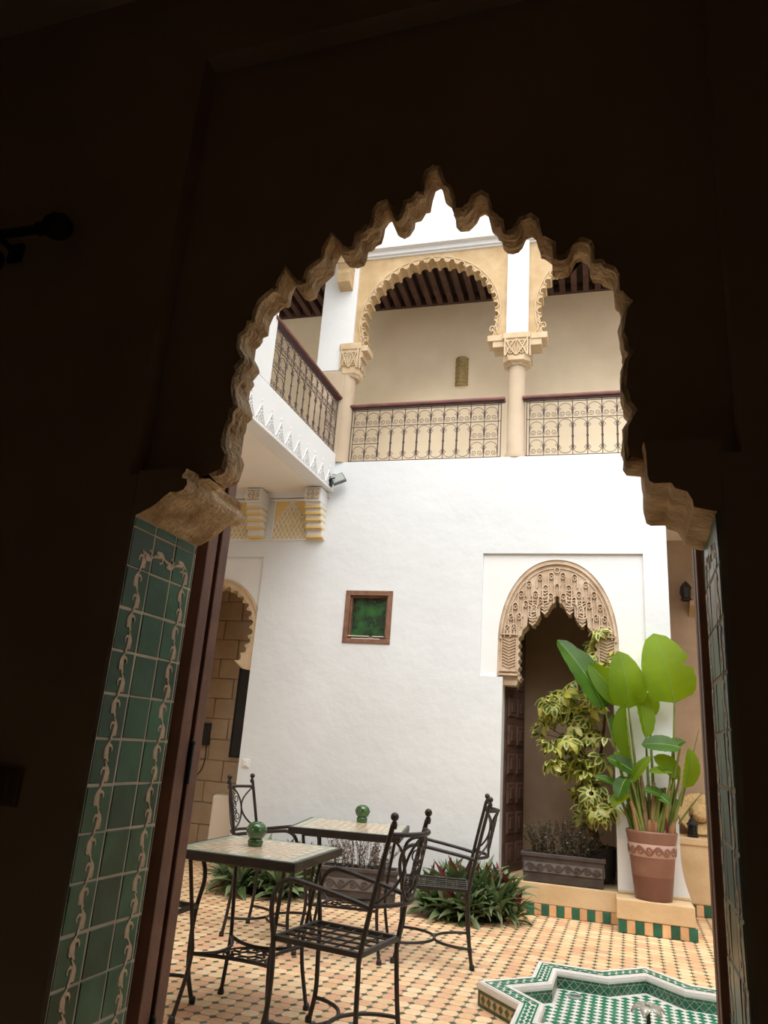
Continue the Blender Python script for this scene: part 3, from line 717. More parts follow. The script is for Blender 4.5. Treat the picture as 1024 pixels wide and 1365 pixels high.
b = MB(F); b.box(-6.2, -2.9, 1.4, 1.5, 0, 3.6); b.box(-6.2, -2.9, .36, 1.5, 3.4, 3.6); b.box(-2.95, -2.85, .36, 1.5, 0, 3.6); b.box(-6.3, -6.2, .36, 1.5, 0, 3.6)
room = structure(b.build('wall_left_room', 'stone_block'))
for r in range(14):                                         # stone courses of the room's back wall
    off = .22 if r % 2 else 0
    for c in range(9):
        a0 = -6.2+off+c*.46
        if a0+.45 > -2.95: continue
        p = MB(F); p.cbox(a0, a0+.448, 1.37, 1.4, r*.243+.002, r*.243+.238, .005); p.build('stone_block', 'stone_block', room)

# --- niche-like passage on the right
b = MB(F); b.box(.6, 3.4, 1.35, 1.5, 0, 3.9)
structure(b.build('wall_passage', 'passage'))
b = MB(F); b.box(.868, 3.4, .36, 1.35, 3.72, 3.9); structure(b.build('ceiling_passage', 'cream'))

# ================================================================== upper gallery of the far house front
GB, ZC = 1.40, 7.10                                         # depth to its back wall, underside of beams
b = MB(F); b.box(-6.2, 3.4, .36, GB+.2, 4.05, ZS); structure(b.build('floor_gallery', 'white'))
b = MB(F); b.box(-6.2, 3.4, GB, GB+.2, ZS, 7.5); structure(b.build('wall_gallery_back', 'gallery_wall'))
b = MB(F); b.box(-6.2, 3.4, .12, GB, ZC+.13, ZC+.2); b.box(-6.2, 3.4, GB-.05, GB, ZC, ZC+.13)
gc = structure(b.build('ceiling_gallery', 'beam'))
for k in range(66):
    a = -6.1+.148*k
    p = MB(F); p.box(a, a+.072, .14, GB-.05, ZC, ZC+.13); p.build('beam', 'beam', gc)

# arcade: pillars, lobed ochre arches, cornice
AZ, ATIP, AGRO = 6.02, .765, .815                           # arch centre height and radii
def lobed(ac, n=25):
    out = []; t0 = -.43; t1 = PI+.43
    for k in range(n):
        ta, tb = t0+(t1-t0)*k/n, t0+(t1-t0)*(k+1)/n
        for u, r in ((0, ATIP), (.12, ATIP), (.16, ATIP+.022), (.3, ATIP+.040), (.5, ATIP+.048), (.7, ATIP+.040), (.84, ATIP+.022), (.88, ATIP)):
            t = ta+(tb-ta)*u; out.append((ac-r*cos(t), AZ+r*sin(t)))
    out.append((ac-ATIP*cos(t1), AZ+ATIP*sin(t1)))
    return out
arcade = None
b = MB(F)
for c in (-2.70, -.58, 1.46):                               # white pillars above the capitals
    a0, a1 = {-2.70: (-2.91, -2.49), -.58: (-.701, -.460), 1.46: (1.34, 1.58)}[c]
    b.box(a0, a1, -.02, .24, 5.40 if c == -2.70 else 5.70, 6.92)
b.box(-2.95, 3.4, .0, .22, 6.90, 7.02)
arcade = structure(b.build('wall_arcade', 'white', bevel=.006))
for ac, e0, e1 in ((-1.60, -2.49, -.701), (.44, -.460, 1.34), (2.48, 1.58, 3.4)):
    ip = lobed(ac); m_ = len(ip)//2; b = MB(F)
    lo = ip[0][1]
    panel(b, [(e0, lo), (e0, 6.90), (ac, 6.90)]+list(reversed(ip[:m_+1])), .02, .20)
    panel(b, [(e1, lo), (e1, 6.90), (ac, 6.90)]+ip[m_:], .02, .20)
    ao = b.build('lobed_arch', 'ochre', arcade)
    b = MB(F)
    b.strip([(ac-(AGRO+.014)*cos(t), .02, AZ+(AGRO+.014)*sin(t)) for t in [-.3+(PI+.6)*k/48 for k in range(49)]], .006, .010, tuple(-FN))
    n = 25; t0, t1 = -.43, PI+.43
    for k in range(n):
        ta = t0+(t1-t0)*(k+.5)/n
        for rr, w in ((.040, .007),):
            cx, cz = ac-(ATIP+.008)*cos(ta), AZ+(ATIP+.008)*sin(ta)
            b.strip([(cx-rr*cos(ta+q)*.95, .02, cz+rr*sin(ta+q)) for q in [-1.75+3.5*w_/8 for w_ in range(9)]], w, .014, tuple(-FN))
    for s_ in (-1, 1):                                      # curled foot of the arch on its small console
        cx = ac+s_*.745
        sp = [(cx+s_*.035*(1-q/14)*cos(q*.62)-s_*.01, .02, 5.80+.05*(1-q/14)*sin(q*.62)) for q in range(13)]
        b.strip(sp, .006, .014, tuple(-FN))
        b.strip([(cx+s_*.06, .02, 5.74), (cx+s_*.03, .02, 5.86), (cx+s_*.055, .02, 5.95)], .007, .014, tuple(-FN))
        c0, c1 = sorted((cx+s_*.145, cx-s_*.05))
        b.box(c0, c1, -.02, .20, 5.635, 5.705)
        c0, c1 = sorted((cx+s_*.145, cx+s_*.01)); b.box(c0, c1, -.01, .20, 5.56, 5.64)
    b.build('arch_beading', 'carved_cream', ao)
b = MB(F); b.box(-3.1, 3.4, -.03, .24, 6.92, 7.0); b.box(-3.1, 3.4, -.07, .24, 7.0, 7.19); b.box(-3.1, 3.4, -.05, .24, 7.19, 7.465)
b.box(-3.1, 3.4, -.09, .0, 6.975, 7.0)
structure(b.build('trim_4', 'white_trim', bevel=.008))
b = MB(F); b.box(-6.2, 3.4, .24, GB+.2, 7.30, 7.46); structure(b.build('roof_gallery', 'white'))

def capital(a, bc, z0, z1, r, wd):
    """carved block capital: ring, flaring bell, interlaced scrolls, abacus"""
    b = MB(F)
    n = 8
    def ring(rr, z, sq): return [(a+rr*x, bc+rr*y, z) for x, y in ((-1, -sq), (-sq, -1), (sq, -1), (1, -sq), (1, sq), (sq, 1), (-sq, 1), (-1, sq))]
    H = z1-z0
    prof = [(r*1.02, 0, .45), (r*1.12, .02, .45), (wd*.98, .10*H, .55), (wd*1.0, .22*H, .6), (wd*.92, .24*H, .7), (wd*.95, .80*H, .85), (wd*1.04, .82*H, .9), (wd*1.04, 1.0*H, .9)]
    vs = []; 
    for rr, dz, sq in prof: vs += ring(rr, z0+dz, sq)
    fs = [(k*n+i, k*n+(i+1) % n, (k+1)*n+(i+1) % n, (k+1)*n+i) for k in range(len(prof)-1) for i in range(n)]
    b.tri(vs, fs+[tuple(range(n)), tuple(range((len(prof)-1)*n, len(prof)*n))], 0)
    yf = bc-wd*.95; zc = z0+.52*H; w2 = wd*.78; h2 = .26*H
    for face in (0, 1):
        def P(u, v): return (a+u, yf, zc+v) if face == 0 else (a+wd*.95, bc+u, zc+v)
        nv = tuple(-FN) if face == 0 else tuple(FU)
        for s_ in (-1, 1):
            b.strip([P(s_*w2*t, -h2+2*h2*t**1.3) for t in [k/8 for k in range(9)]], .008, .014, nv)
            b.strip([P(s_*w2*t, h2-2*h2*t**1.3) for t in [k/8 for k in range(9)]], .007, .014, nv)
            b.strip([P(s_*(w2*.5+.03*(1-q/16)*cos(q*.55)), .03*(1-q/16)*sin(q*.55)+h2*.55) for q in range(14)], .005, .012, nv)
            b.strip([P(s_*(w2*.5+.03*(1-q/16)*cos(q*.55)), -.03*(1-q/16)*sin(q*.55)-h2*.55) for q in range(14)], .005, .012, nv)
            b.strip([P(s_*w2*1.05, -h2*1.1), P(s_*w2*1.05, h2*1.2)], .009, .014, nv)
        b.strip([P(0, -h2), P(.02, 0), P(0, h2)], .006, .014, nv); b.strip([P(0, -h2), P(-.02, 0), P(0, h2)], .006, .014, nv)
    return b.build('capital', 'carved_cream', arcade)
for a in (-.585, 1.46):
    b = MB(F); b.lathe([(.112, 0), (.112, .05), (.096, .08), (.094, 1.09)], (a, .10, ZS), 20); b.build('column', 'ochre_pale', arcade)
    capital(a, .10, 5.335, 5.705, .10, .148)
b = MB(F); b.box(-2.96, -2.53, -.03, .30, ZS, 5.40); b.lathe([(.10, 0), (.10, 1.12)], (-2.535, .07, ZS), 16)
b.build('corner_pier', 'ochre_pale', arcade, bevel=.03)
capital(-2.505, .085, 5.31, 5.735, .10, .125)

# stepped ochre corbel on the corner pillar
b = MB(F); b.prism([(-.02, 6.95), (-.24, 6.95), (-.24, 6.86), (-.215, 6.80), (-.225, 6.74), (-.19, 6.66), (-.20, 6.60), (-.17, 6.50), (-.02, 6.46)], -2.70, -2.545, 'x')
corb = b.build('corbel', 'ochre', arcade)
b = MB(F); b.box(-2.71, -2.535, -.25, -.02, 6.93, 6.99); b.box(-2.705, -2.54, -.232, -.02, 6.725, 6.75); b.build('corbel_fillet', 'ochre_pale', corb)

# ================================================================== left gallery: slab, fascia with lace relief, pillar
GX, GZ0, GZ1 = -3.044, 3.90, 4.345
b = MB(); b.box(GX-.16, GX, 1.87, 7.14, GZ0-.0, GZ1); b.box(GX-.10, GX+.012, 1.87, 7.1, GZ0-.001, GZ0+.028)
fas = structure(b.build('wall_balcony', 'white', bevel=.006))
b = MB(); b.box(-5.6, GX-.159, 1.87, 7.3, GZ0, GZ0+.12); structure(b.build('ceiling_balcony', 'soffit'))
b = MB(); b.box(-5.6, GX-.16, 1.87, 7.2, 4.15, ZS); structure(b.build('floor_balcony', 'white'))
def lace():
    b = MB(); s_ = .085
    for w, h in ((.097, .17), (.055, .11)):
        b.strip([(0, -w, 0), (0, -w*.62, h*.35), (0, -w*.5, h*.42), (0, -w*.25, h*.75), (0, 0, h), (0, w*.25, h*.75), (0, w*.5, h*.42), (0, w*.62, h*.35), (0, w, 0)], .006, .009, (1, 0, 0))
    for y, z in ((-.045, .03), (.045, .03), (0, .055), (-.022, .10), (.022, .10), (0, .15), (0, .015)):
        b.strip([(0, y+.013*cos(2*PI*k/7), z+.016*sin(2*PI*k/7)) for k in range(8)], .0042, .008, (1, 0, 0))
    b.tri([(0, -.008, .20), (.01, 0, .21), (0, .008, .20), (0, 0, .24)], [(0, 1, 3), (1, 2, 3)])
    me = b.mesh('lace_ornament'); me.materials.append(M['white_trim']); return me
lm = lace()
for k in range(22): inst(lm, 'lace_ornament', fas, (GX+.001, 6.97-.205*k, GZ0+.035))
b = MB(); b.box(GX-.34, GX+.0, 4.75, 5.44, GZ1, 6.95); b.box(GX-.30, GX+.03, 4.75, 5.02, GZ1, 6.95)
b.box(GX-.34, GX+.0, 2.4, 2.9, GZ1, 6.95); b.box(GX-.34, GX+.02, 1.87, 7.2, 6.92, 7.46)
structure(b.build('wall_left_arcade', 'white', bevel=.008))
b = MB(); b.box(-5.8, -5.6, 1.87, 9.0, 0, 7.46); b.box(-5.6, -5.55, 1.87, 7.2, ZS, 7.1); structure(b.build('wall_courtyard_left', 'gallery_wall'))
b = MB(); b.box(-5.6, GX-.34, 1.87, 7.3, 7.30, 7.46); structure(b.build('roof_left', 'white'))
b = MB(); b.box(3.2, 3.4, 1.87, 9.0, 0, 4.9); structure(b.build('wall_courtyard_right', 'white'))

# frieze under the balcony: stepped consoles and lattice panels
b = MB(F); b.box(-4.6, -2.60, -.012, .0, 3.35, 3.37); b.box(-4.6, -2.585, -.03, .0, 3.84, 3.90)
frz = structure(b.build('trim_5', 'white_trim'))
for a0, a1 in ((-2.79, -2.61), (-3.488, -3.306), (-4.186, -4.004)):
    b = MB(F); b.k = 0
    b.box(a0, a1, -.225, 0, 3.73, 3.885)
    prj = (.19, .165, .14, .11, .065); zz = (3.73, 3.665, 3.60, 3.535, 3.46, 3.366)
    for k in range(5):
        b.box(a0+.004, a1-.004, -prj[k], 0, zz[k+1]+.018, zz[k], 0)
        b.box(a0+.002, a1-.002, -prj[k]-.012, 0, zz[k+1], zz[k+1]+.022, 1)
    cn = b.build('console', ['white_trim', 'ochre_deep'], frz)
    b = MB(F); c = (a0+a1)/2
    b.box(a0+.02, a1-.02, -.230, -.22, 3.75, 3.87, 1)
    for s_ in (-1, 1):
        for q in (-1, 1): b.strip([(c+s_*(.035+.03*(1-w/12)*cos(w*.6)), -.230, 3.81+q*(.02+.025*(1-w/12)*sin(w*.6))) for w in range(10)], .005, .008, tuple(-FN), 0)
    b.build('console_rosette', ['white_trim', 'ochre_pale'], cn)
for a0, a1 in ((-3.225, -2.805), (-3.92, -3.50)):
    b = MB(F); b.box(a0, a1, -.010, 0, 3.366, 3.80); lp = b.build('lattice_ground', 'ochre_deep', frz)
    b = MB(F); c = (a0+a1)/2; hw = (a1-a0)/2
    def top(a):                                             # stepped gable that bounds the lattice
        d = abs(a-c)/hw
        return 3.79 if d < .1 else 3.74 if d < .28 else 3.68 if d < .5 else 3.62 if d < .72 else 3.56
    for k in range(-8, 9):
        for s_ in (-1, 1):
            x = c+k*.0525; pts = []
            for q in range(0, 90):
                z = 3.37+q*.005; a = x+s_*(z-3.37)*.55
                if a0+.012 < a < a1-.012 and z < top(a): pts.append((a, -.010, z))
                elif len(pts) > 2: break
                else: pts = []
            if len(pts) > 2: b.strip([pts[0], pts[-1]], .0055, .009, tuple(-FN))
    edge = []
    for q in range(0, 85): a = a0+.01+(a1-a0-.02)*q/84; edge.append((a, -.010, top(a)))
    b.strip(edge, .006, .011, tuple(-FN))
    b.box(a0-.0, a0+.014, -.022, 0, 3.366, 3.80); b.box(a1-.014, a1, -.022, 0, 3.366, 3.80); b.box(a0-.05, a1+.05, -.024, 0, 3.80, 3.825)
    b.tri([(c-.014, -.02, 3.79), (c+.014, -.02, 3.79), (c, -.02, 3.835), (c, -.005, 3.79)], [(0, 1, 2), (0, 2, 3), (1, 3, 2)])
    b.build('lattice', 'white_trim', lp)

# ------------------------------------------------------------------ wrought-iron railings
CW, NC = .1485, 11                                          # cell width, cells in a railing
RT = .0044
def iron(pts, r=RT, n=5):
    b = MB(); b.tube(pts, r, n); return b
def motif_short(h):
    """round-headed loop pinched at the waist, its feet rolled into two spirals"""
    b = MB(); w = CW/2-.006
    b.tube([(x, 0, z) for x, z in [(-w, h*.34), (-w*.98, h*.5)]+[(-w*cos(PI*k/12), h*.52+min(w, h*.46)*sin(PI*k/12)) for k in range(13)]+[(w*.98, h*.5), (w, h*.34)]], RT*.8, 4)
    for s_ in (-1, 1):
        sp = []
        for q in range(17):
            t = q/16; r = w*.48*(1-.78*t); an = PI+2.9*PI*t
            sp.append((s_*(-(w*.5)+0)+s_*(-r*cos(an-PI)) if 0 else s_*(w*.5+r*cos(an+PI)), 0, h*.24+r*.95*sin(an+PI)*(-1)))
        b.tube([(s_*w, 0, h*.34)]+sp, RT*.7, 4)
        b.tube([(s_*w*1.0, 0, h*.60), (s_*w*.62, 0, h*.55), (s_*w*1.0, 0, h*.46)], RT*.7, 4)
    me = b.mesh('scroll'); me.materials.append(M['iron_rail'])
    for p in me.polygons: p.use_smooth = True
    return me
def motif_tall(h):
    b = MB(); w = CW/2-.006
    b.tube([(x, 0, z) for x, z in [(-w*cos(PI*k/10), h-.075+w*sin(PI*k/10)) for k in range(11)]+[(w*cos(PI*k/10), .075-w*.95*sin(PI*k/10)) for k in range(11)]], RT*.8, 4, closed=True)
    for s_ in (-1, 1):
        for z in (h-.075, .075):
            b.tube([(s_*w, 0, z+.03), (s_*w*.58, 0, z), (s_*w, 0, z-.03)], RT*.7, 4)
            b.tube([(s_*(w+.004), 0, z-.012), (s_*(w-.004), 0, z+.012)], RT*1.6, 5)
        b.tube([(s_*w, 0, h*.48), (s_*w, 0, h*.52)], RT*1.7, 5)
    me = b.mesh('loop'); me.materials.append(M['iron_rail'])
    for p in me.polygons: p.use_smooth = True
    return me
R0, R1, R2, R3, R4 = .02, .235, .235, .435, .63             # rail heights above the slab
ms1 = motif_short(R4-R3-.012); ms2 = motif_short((R3-R0)/2-.008); mt = motif_tall(R3-R0-.012)
def railing(label, cat_group, loc, rz):
    t = thing('balcony_railing', label, 'railing', loc, rz, cat_group)
    L_ = CW*NC
    for z, x0, x1 in ((R0, -.03, L_+.03), (R3, -.03, L_+.03), (R4, -.03, L_+.03), ((R0+R3)/2, 0, CW*2), ((R0+R3)/2, CW*(NC-2), L_)):
        iron([(x0, 0, z), (x1, 0, z)], RT).build('rail', 'iron_rail', t)
    for x in (-.03, L_+.03): iron([(x, 0, -.0), (x, 0, R4+.04)], RT*1.2).build('end_post', 'iron_rail', t)
    pm = iron([(0, 0, -.06), (0, 0, R4+.04)]).mesh('baluster'); pm.materials.append(M['iron_rail'])
    for k in range(NC+1): inst(pm, 'baluster', t, (CW*k, 0, .0))
    for k in range(NC):
        x = CW*(k+.5)
        inst(ms1, 'scroll', t, (x, 0, R3+.006))
        if k < 2 or k >= NC-2:
            for q in range(2): inst(ms2, 'scroll', t, (x, 0, R0+.004+q*(R3-R0)/2))
        else: inst(mt, 'loop', t, (x, 0, R0+.006))
    b = MB(); b.prism([(-.045, R4+.035), (.045, R4+.035), (.05, R4+.055), (.035, R4+.075), (-.035, R4+.075), (-.05, R4+.055)], -.07, L_+.07, 'x')
    b.build('handrail', 'handrail', t, bevel=.003)
    b = MB(); b.box(-.06, L_+.06, -.025, .025, R4+.022, R4+.036); b.build('handrail_bar', 'iron_rail', t)
    return t
railing('iron scroll railing between the corner pier and the round column of the far gallery', 'iron balcony railings', F(-2.405, .06, ZS+.01), FA)
railing('iron scroll railing right of the round column on the far gallery', 'iron balcony railings', F(-2.405+1.965, .06, ZS+.01), FA)
railing('iron scroll railing along the left side balcony above the lace relief', 'iron balcony railings', (GX+.0-.03, 5.46, GZ1+.01), PI/2)

# pierced brass wall lamp in the gallery
t = FT('wall_sconce', 'half-round pierced brass sconce on the beige gallery wall', 'wall lamp', -1.44, GB, 5.85)
b = MB(); b.lathe([(.082, .02), (.082, .37)], (0, 0, 0), 14, a0=PI, a1=2*PI)
for r in range(9):
    for k in range(7):
        an = PI+PI*(k+.5+(.5 if r % 2 else 0)*.8)/7.6
        b.ball((.082*cos(an), .082*sin(an), .045+.037*r), .010, 6)
b.build('pierced_shade', 'brass', t)
for z in (0, .37):
    b = MB(); b.lathe([(.0, 0), (.088, 0), (.088, .02), (0, .02)], (0, 0, z), 14, a0=PI, a1=2*PI); b.build('rim', 'brass', t)

# floodlight on the corner of the balcony
t = thing('floodlight', 'small grey LED floodlight on the white balcony corner', 'floodlight', (GX+.012, 7.02, 3.99))
b = MB(); b.box(-.012, .01, -.03, .03, -.05, .05); b.tube([(0, -.05, .0), (.05, -.075, .01), (.075, -.075, .01)], .007); b.tube([(0, .05, .0), (.05, .06, .01), (.075, .05, .01)], .007); b.box(-.005, .01, -.055, .055, -.008, .01)
b.build('bracket', 'black', t)
b = MB(); b.box(-.075, .075, -.018, .018, -.06, .06); hd = b.build('lamp_head', 'grey_metal', t, bevel=.005)
hd.location = (.09, -.02, .015); hd.rotation_euler = (rad(-25), rad(-28), rad(25))
b = MB(); b.box(-.062, .062, -.022, -.017, -.047, .047); b.build('glass', 'lamp_glass', hd)
b = MB(); b.tube(spline([(-.02, .03, .05), (-.01, .05, .10), (.03, .04, .09), (.05, .02, .03)], 5), .004, 5); b.build('cable', 'black', t)

# light switch
t = FT('light_switch', 'white plastic light switch low on the white wall', 'switch', -3.207, 0, .98)
b = MB(); b.cbox(-.04, .04, -.012, 0, 0, .08, .004); b.build('plate', 'plastic', t)
b = MB(); b.cbox(-.024, .024, -.018, -.010, .014, .066, .003); b.build('rocker', 'plastic', t)

# ================================================================== star-shaped fountain basin
def star(R, z, rot=0):
    out = []
    for k in range(16):
        r = R if k % 2 == 0 else R*cos(PI/4)/cos(PI/8)
        t = rot+k*PI/8; out.append((r*cos(t), r*sin(t), z))
    return out
def ringface(mb, A, B, mi=0):
    n = len(A); mb.tri(A+B, [(i, (i+1) % n, n+(i+1) % n, n+i) for i in range(n)], mi)
S2 = math.sqrt(2); ZR, ZB, ZF = .116, .082, .02
RR = lambda w: PR-w*S2
pool = thing('fountain_basin', 'low star-shaped basin of green and white mosaic set on the orange floor', 'fountain', (PC.x, PC.y, 0))
b = MB()
ringface(b, star(RR(0), .0), star(RR(0), ZB), 0); ringface(b, star(RR(.012), ZR), star(RR(.11), ZR), 1); ringface(b, star(RR(.118), ZB), star(RR(.118), ZF-.02), 2)
b.tri([(0, 0, ZF)]+star(RR(.11), ZF), [(0, i, i % 16+1) for i in range(1, 17)], 1)
b.build('basin_body', ['tan', 'white_mosaic', 'pool_green'], pool, fixn=False)
for nm, w0, w1 in (('outer_edge', -.006, .019), ('inner_edge', .096, .122)):
    b = MB(); prof = [(w0+(.0 if nm == 'outer_edge' else .004), ZB), (w0, ZB+.012), (w0+.002, ZR-.006), (w0+.008, ZR+.003), (w1-.008, ZR+.003), (w1-.002, ZR-.006), (w1, ZB+.012), (w1-.003, ZB)]
    for k in range(len(prof)-1): ringface(b, star(RR(prof[k][0]), prof[k][1]), star(RR(prof[k+1][0]), prof[k+1][1]))
    b.build(nm, 'white_stone', pool, fixn=False)
for w0, w1 in ((.022, .031), (.084, .093)):
    b = MB(); ringface(b, star(RR(w0), ZR+.002), star(RR(w1), ZR+.002)); b.build('green_line', 'green_mosaic', pool, fixn=False)
def edges(w):
    V = star(RR(w), 0)
    for i in range(16): yield Vector(V[i]).to_2d(), Vector(V[(i+1) % 16]).to_2d()
b = MB()                                                    # rhombs on the rim
for p, q in edges(.0575):
    d = (q-p); L_ = d.length; d.normalize(); nn = Vector((-d.y, d.x)); n = max(3, int(L_/.050))
    for k in range(n):
        c = p+d*(L_*(k+.5)/n); hw = L_/n*.5*.98
        for off in (-.0125, .0125):
            cc = c+nn*off+d*(hw if off > 0 else 0)
            b.tri([(cc.x+d.x*hw, cc.y+d.y*hw, ZR+.002), (cc.x+nn.x*.0122, cc.y+nn.y*.0122, ZR+.002), (cc.x-d.x*hw, cc.y-d.y*hw, ZR+.002), (cc.x-nn.x*.0122, cc.y-nn.y*.0122, ZR+.002)], [(0, 1, 2, 3)])
o = b.build('rim_mosaic', 'green_mosaic', pool, fixn=False); o['kind'] = 'stuff'
b = MB()                                                    # outer side: dark green borders and a row of diamonds
for p, q in edges(0):
    d = (q-p); L_ = d.length; d.normalize(); nn = Vector((d.y, -d.x)); e = nn*.0025
    def pt(s_, z, o=1): c = p+d*s_+e*o; return (c.x, c.y, z)
    for z0, z1 in ((.002, .017), (.064, .081)): b.tri([pt(0, z0), pt(L_, z0), pt(L_, z1), pt(0, z1)], [(0, 1, 2, 3)])
    for s0, s1 in ((0, .016), (L_-.016, L_)): b.tri([pt(s0, .017), pt(s1, .017), pt(s1, .064), pt(s0, .064)], [(0, 1, 2, 3)])
    n = 6
    for k in range(n):
        s_ = .02+(L_-.04)*(k+.5)/n; hw = (L_-.04)/n*.38
        b.tri([pt(s_-hw, .0405), pt(s_, .020), pt(s_+hw, .0405), pt(s_, .061)], [(0, 1, 2, 3)])
o = b.build('side_mosaic', 'green_dark', pool, fixn=False); o['kind'] = 'stuff'
b = MB()                                                    # joints of the inner wall tiles
for p, q in edges(.118):
    d = (q-p); L_ = d.length; d.normalize(); nn = Vector((-d.y, d.x)); nrm_ = (nn.x, nn.y, 0)
    def pt(s_, z): c = p+d*s_+nn*.0008; return (c.x, c.y, z)
    n = 6
    for k in range(n+1):
        s_ = L_*k/n
        if k < n:
            for s0, s1, z0, z1 in ((s_, s_+L_/n, .022, .070), (s_, s_+L_/n, .070, .022)):
                b.strip([pt(s0, z0), pt(s1, z1)], .0011, .0008, nrm_)
        b.strip([pt(s_, .066), pt(s_, .083)], .0009, .0008, nrm_)
    b.strip([pt(0, .067), pt(L_, .067)], .0009, .0008, nrm_)
o = b.build('wall_joints', 'grout', pool, fixn=False); o['kind'] = 'stuff'
b = MB(); R_ = RR(.135); G = .056                           # chequered floor of the basin
def in_star(x, y, R):
    r = math.hypot(x, y); t = (math.atan2(y, x)) % (PI/4)
    return r*max(cos(t-PI/4*0), 0) <= 1e9 and (r*abs(cos(t-PI/4)) <= R*cos(PI/4) or r*abs(cos(t)) <= R*cos(PI/4)) if True else False
for i in range(-16, 17):
    for j in range(-16, 17):
        x, y = i*G, j*G
        u = max(abs(x), abs(y)); v = (abs(x)+abs(y))/S2
        if min(u, v) > R_*.7071-.006: continue
        if math.hypot(x, y) < .03: continue
        b.tri([(x+.027, y, ZF+.002), (x, y+.027, ZF+.002), (x-.027, y, ZF+.002), (x, y-.027, ZF+.002)], [(0, 1, 2, 3)])
o = b.build('basin_floor_mosaic', 'green_mosaic', pool, fixn=False); o['kind'] = 'stuff'
# lily-shaped spout
t = thing('fountain_spout', 'pale metal lily-shaped spout in the middle of the star basin', 'spout', (PC.x, PC.y, ZF))
b = MB(); b.tube([(0, 0, 0), (.003, .0, .05), (0, 0, .105)], [.014, .010, .011], 8); b.lathe([(.03, 0), (.022, .012), (.012, .02)], (0, 0, 0), 12); b.build('stem', 'stem_dark', t)
pet = MB(); n = 8
vs = []; fs = []
for i in range(n+1):
    u = i/n; r = .008+.075*u; z = .105+.028*sin(u*2.0)-.045*u*u; w = .030*sin(PI*min(1, .12+u*.86))**.8
    for k in range(5):
        v = (k-2)/2; vs.append((r, w*v, z+.012*(1-v*v)*u-.004))
for i in range(n):
    for k in range(4): fs.append((i*5+k, i*5+k+1, (i+1)*5+k+1, (i+1)*5+k))
pet.tri(vs, fs, 0, True); pme = pet.mesh('petal'); pme.materials.append(M['lily'])
for k in range(6):
    o = inst(pme, 'petal', t, (0, 0, 0), (0, 0, k*PI/3+.3)); sd = o.modifiers.new('s', 'SOLIDIFY'); sd.thickness = .003
b = MB(); b.ball((0, 0, .118), .013, 10); b.build('bud', 'lily', t)
t = thing('basin_light', 'small round metal drain light on the chequered basin floor', 'drain', (-0.3313, 4.932, 0.02))
b = MB(); b.lathe([(.045, 0), (.045, .006), (.034, .008), (.034, .003), (0, .003)], (0, 0, 0), 20); b.build('ring', 'lamp_glass', t)
b = MB(); b.lathe([(0, .005), (.033, .0045), (.033, .002)], (0, 0, 0), 16); b.build('lens', 'grey_metal', t)

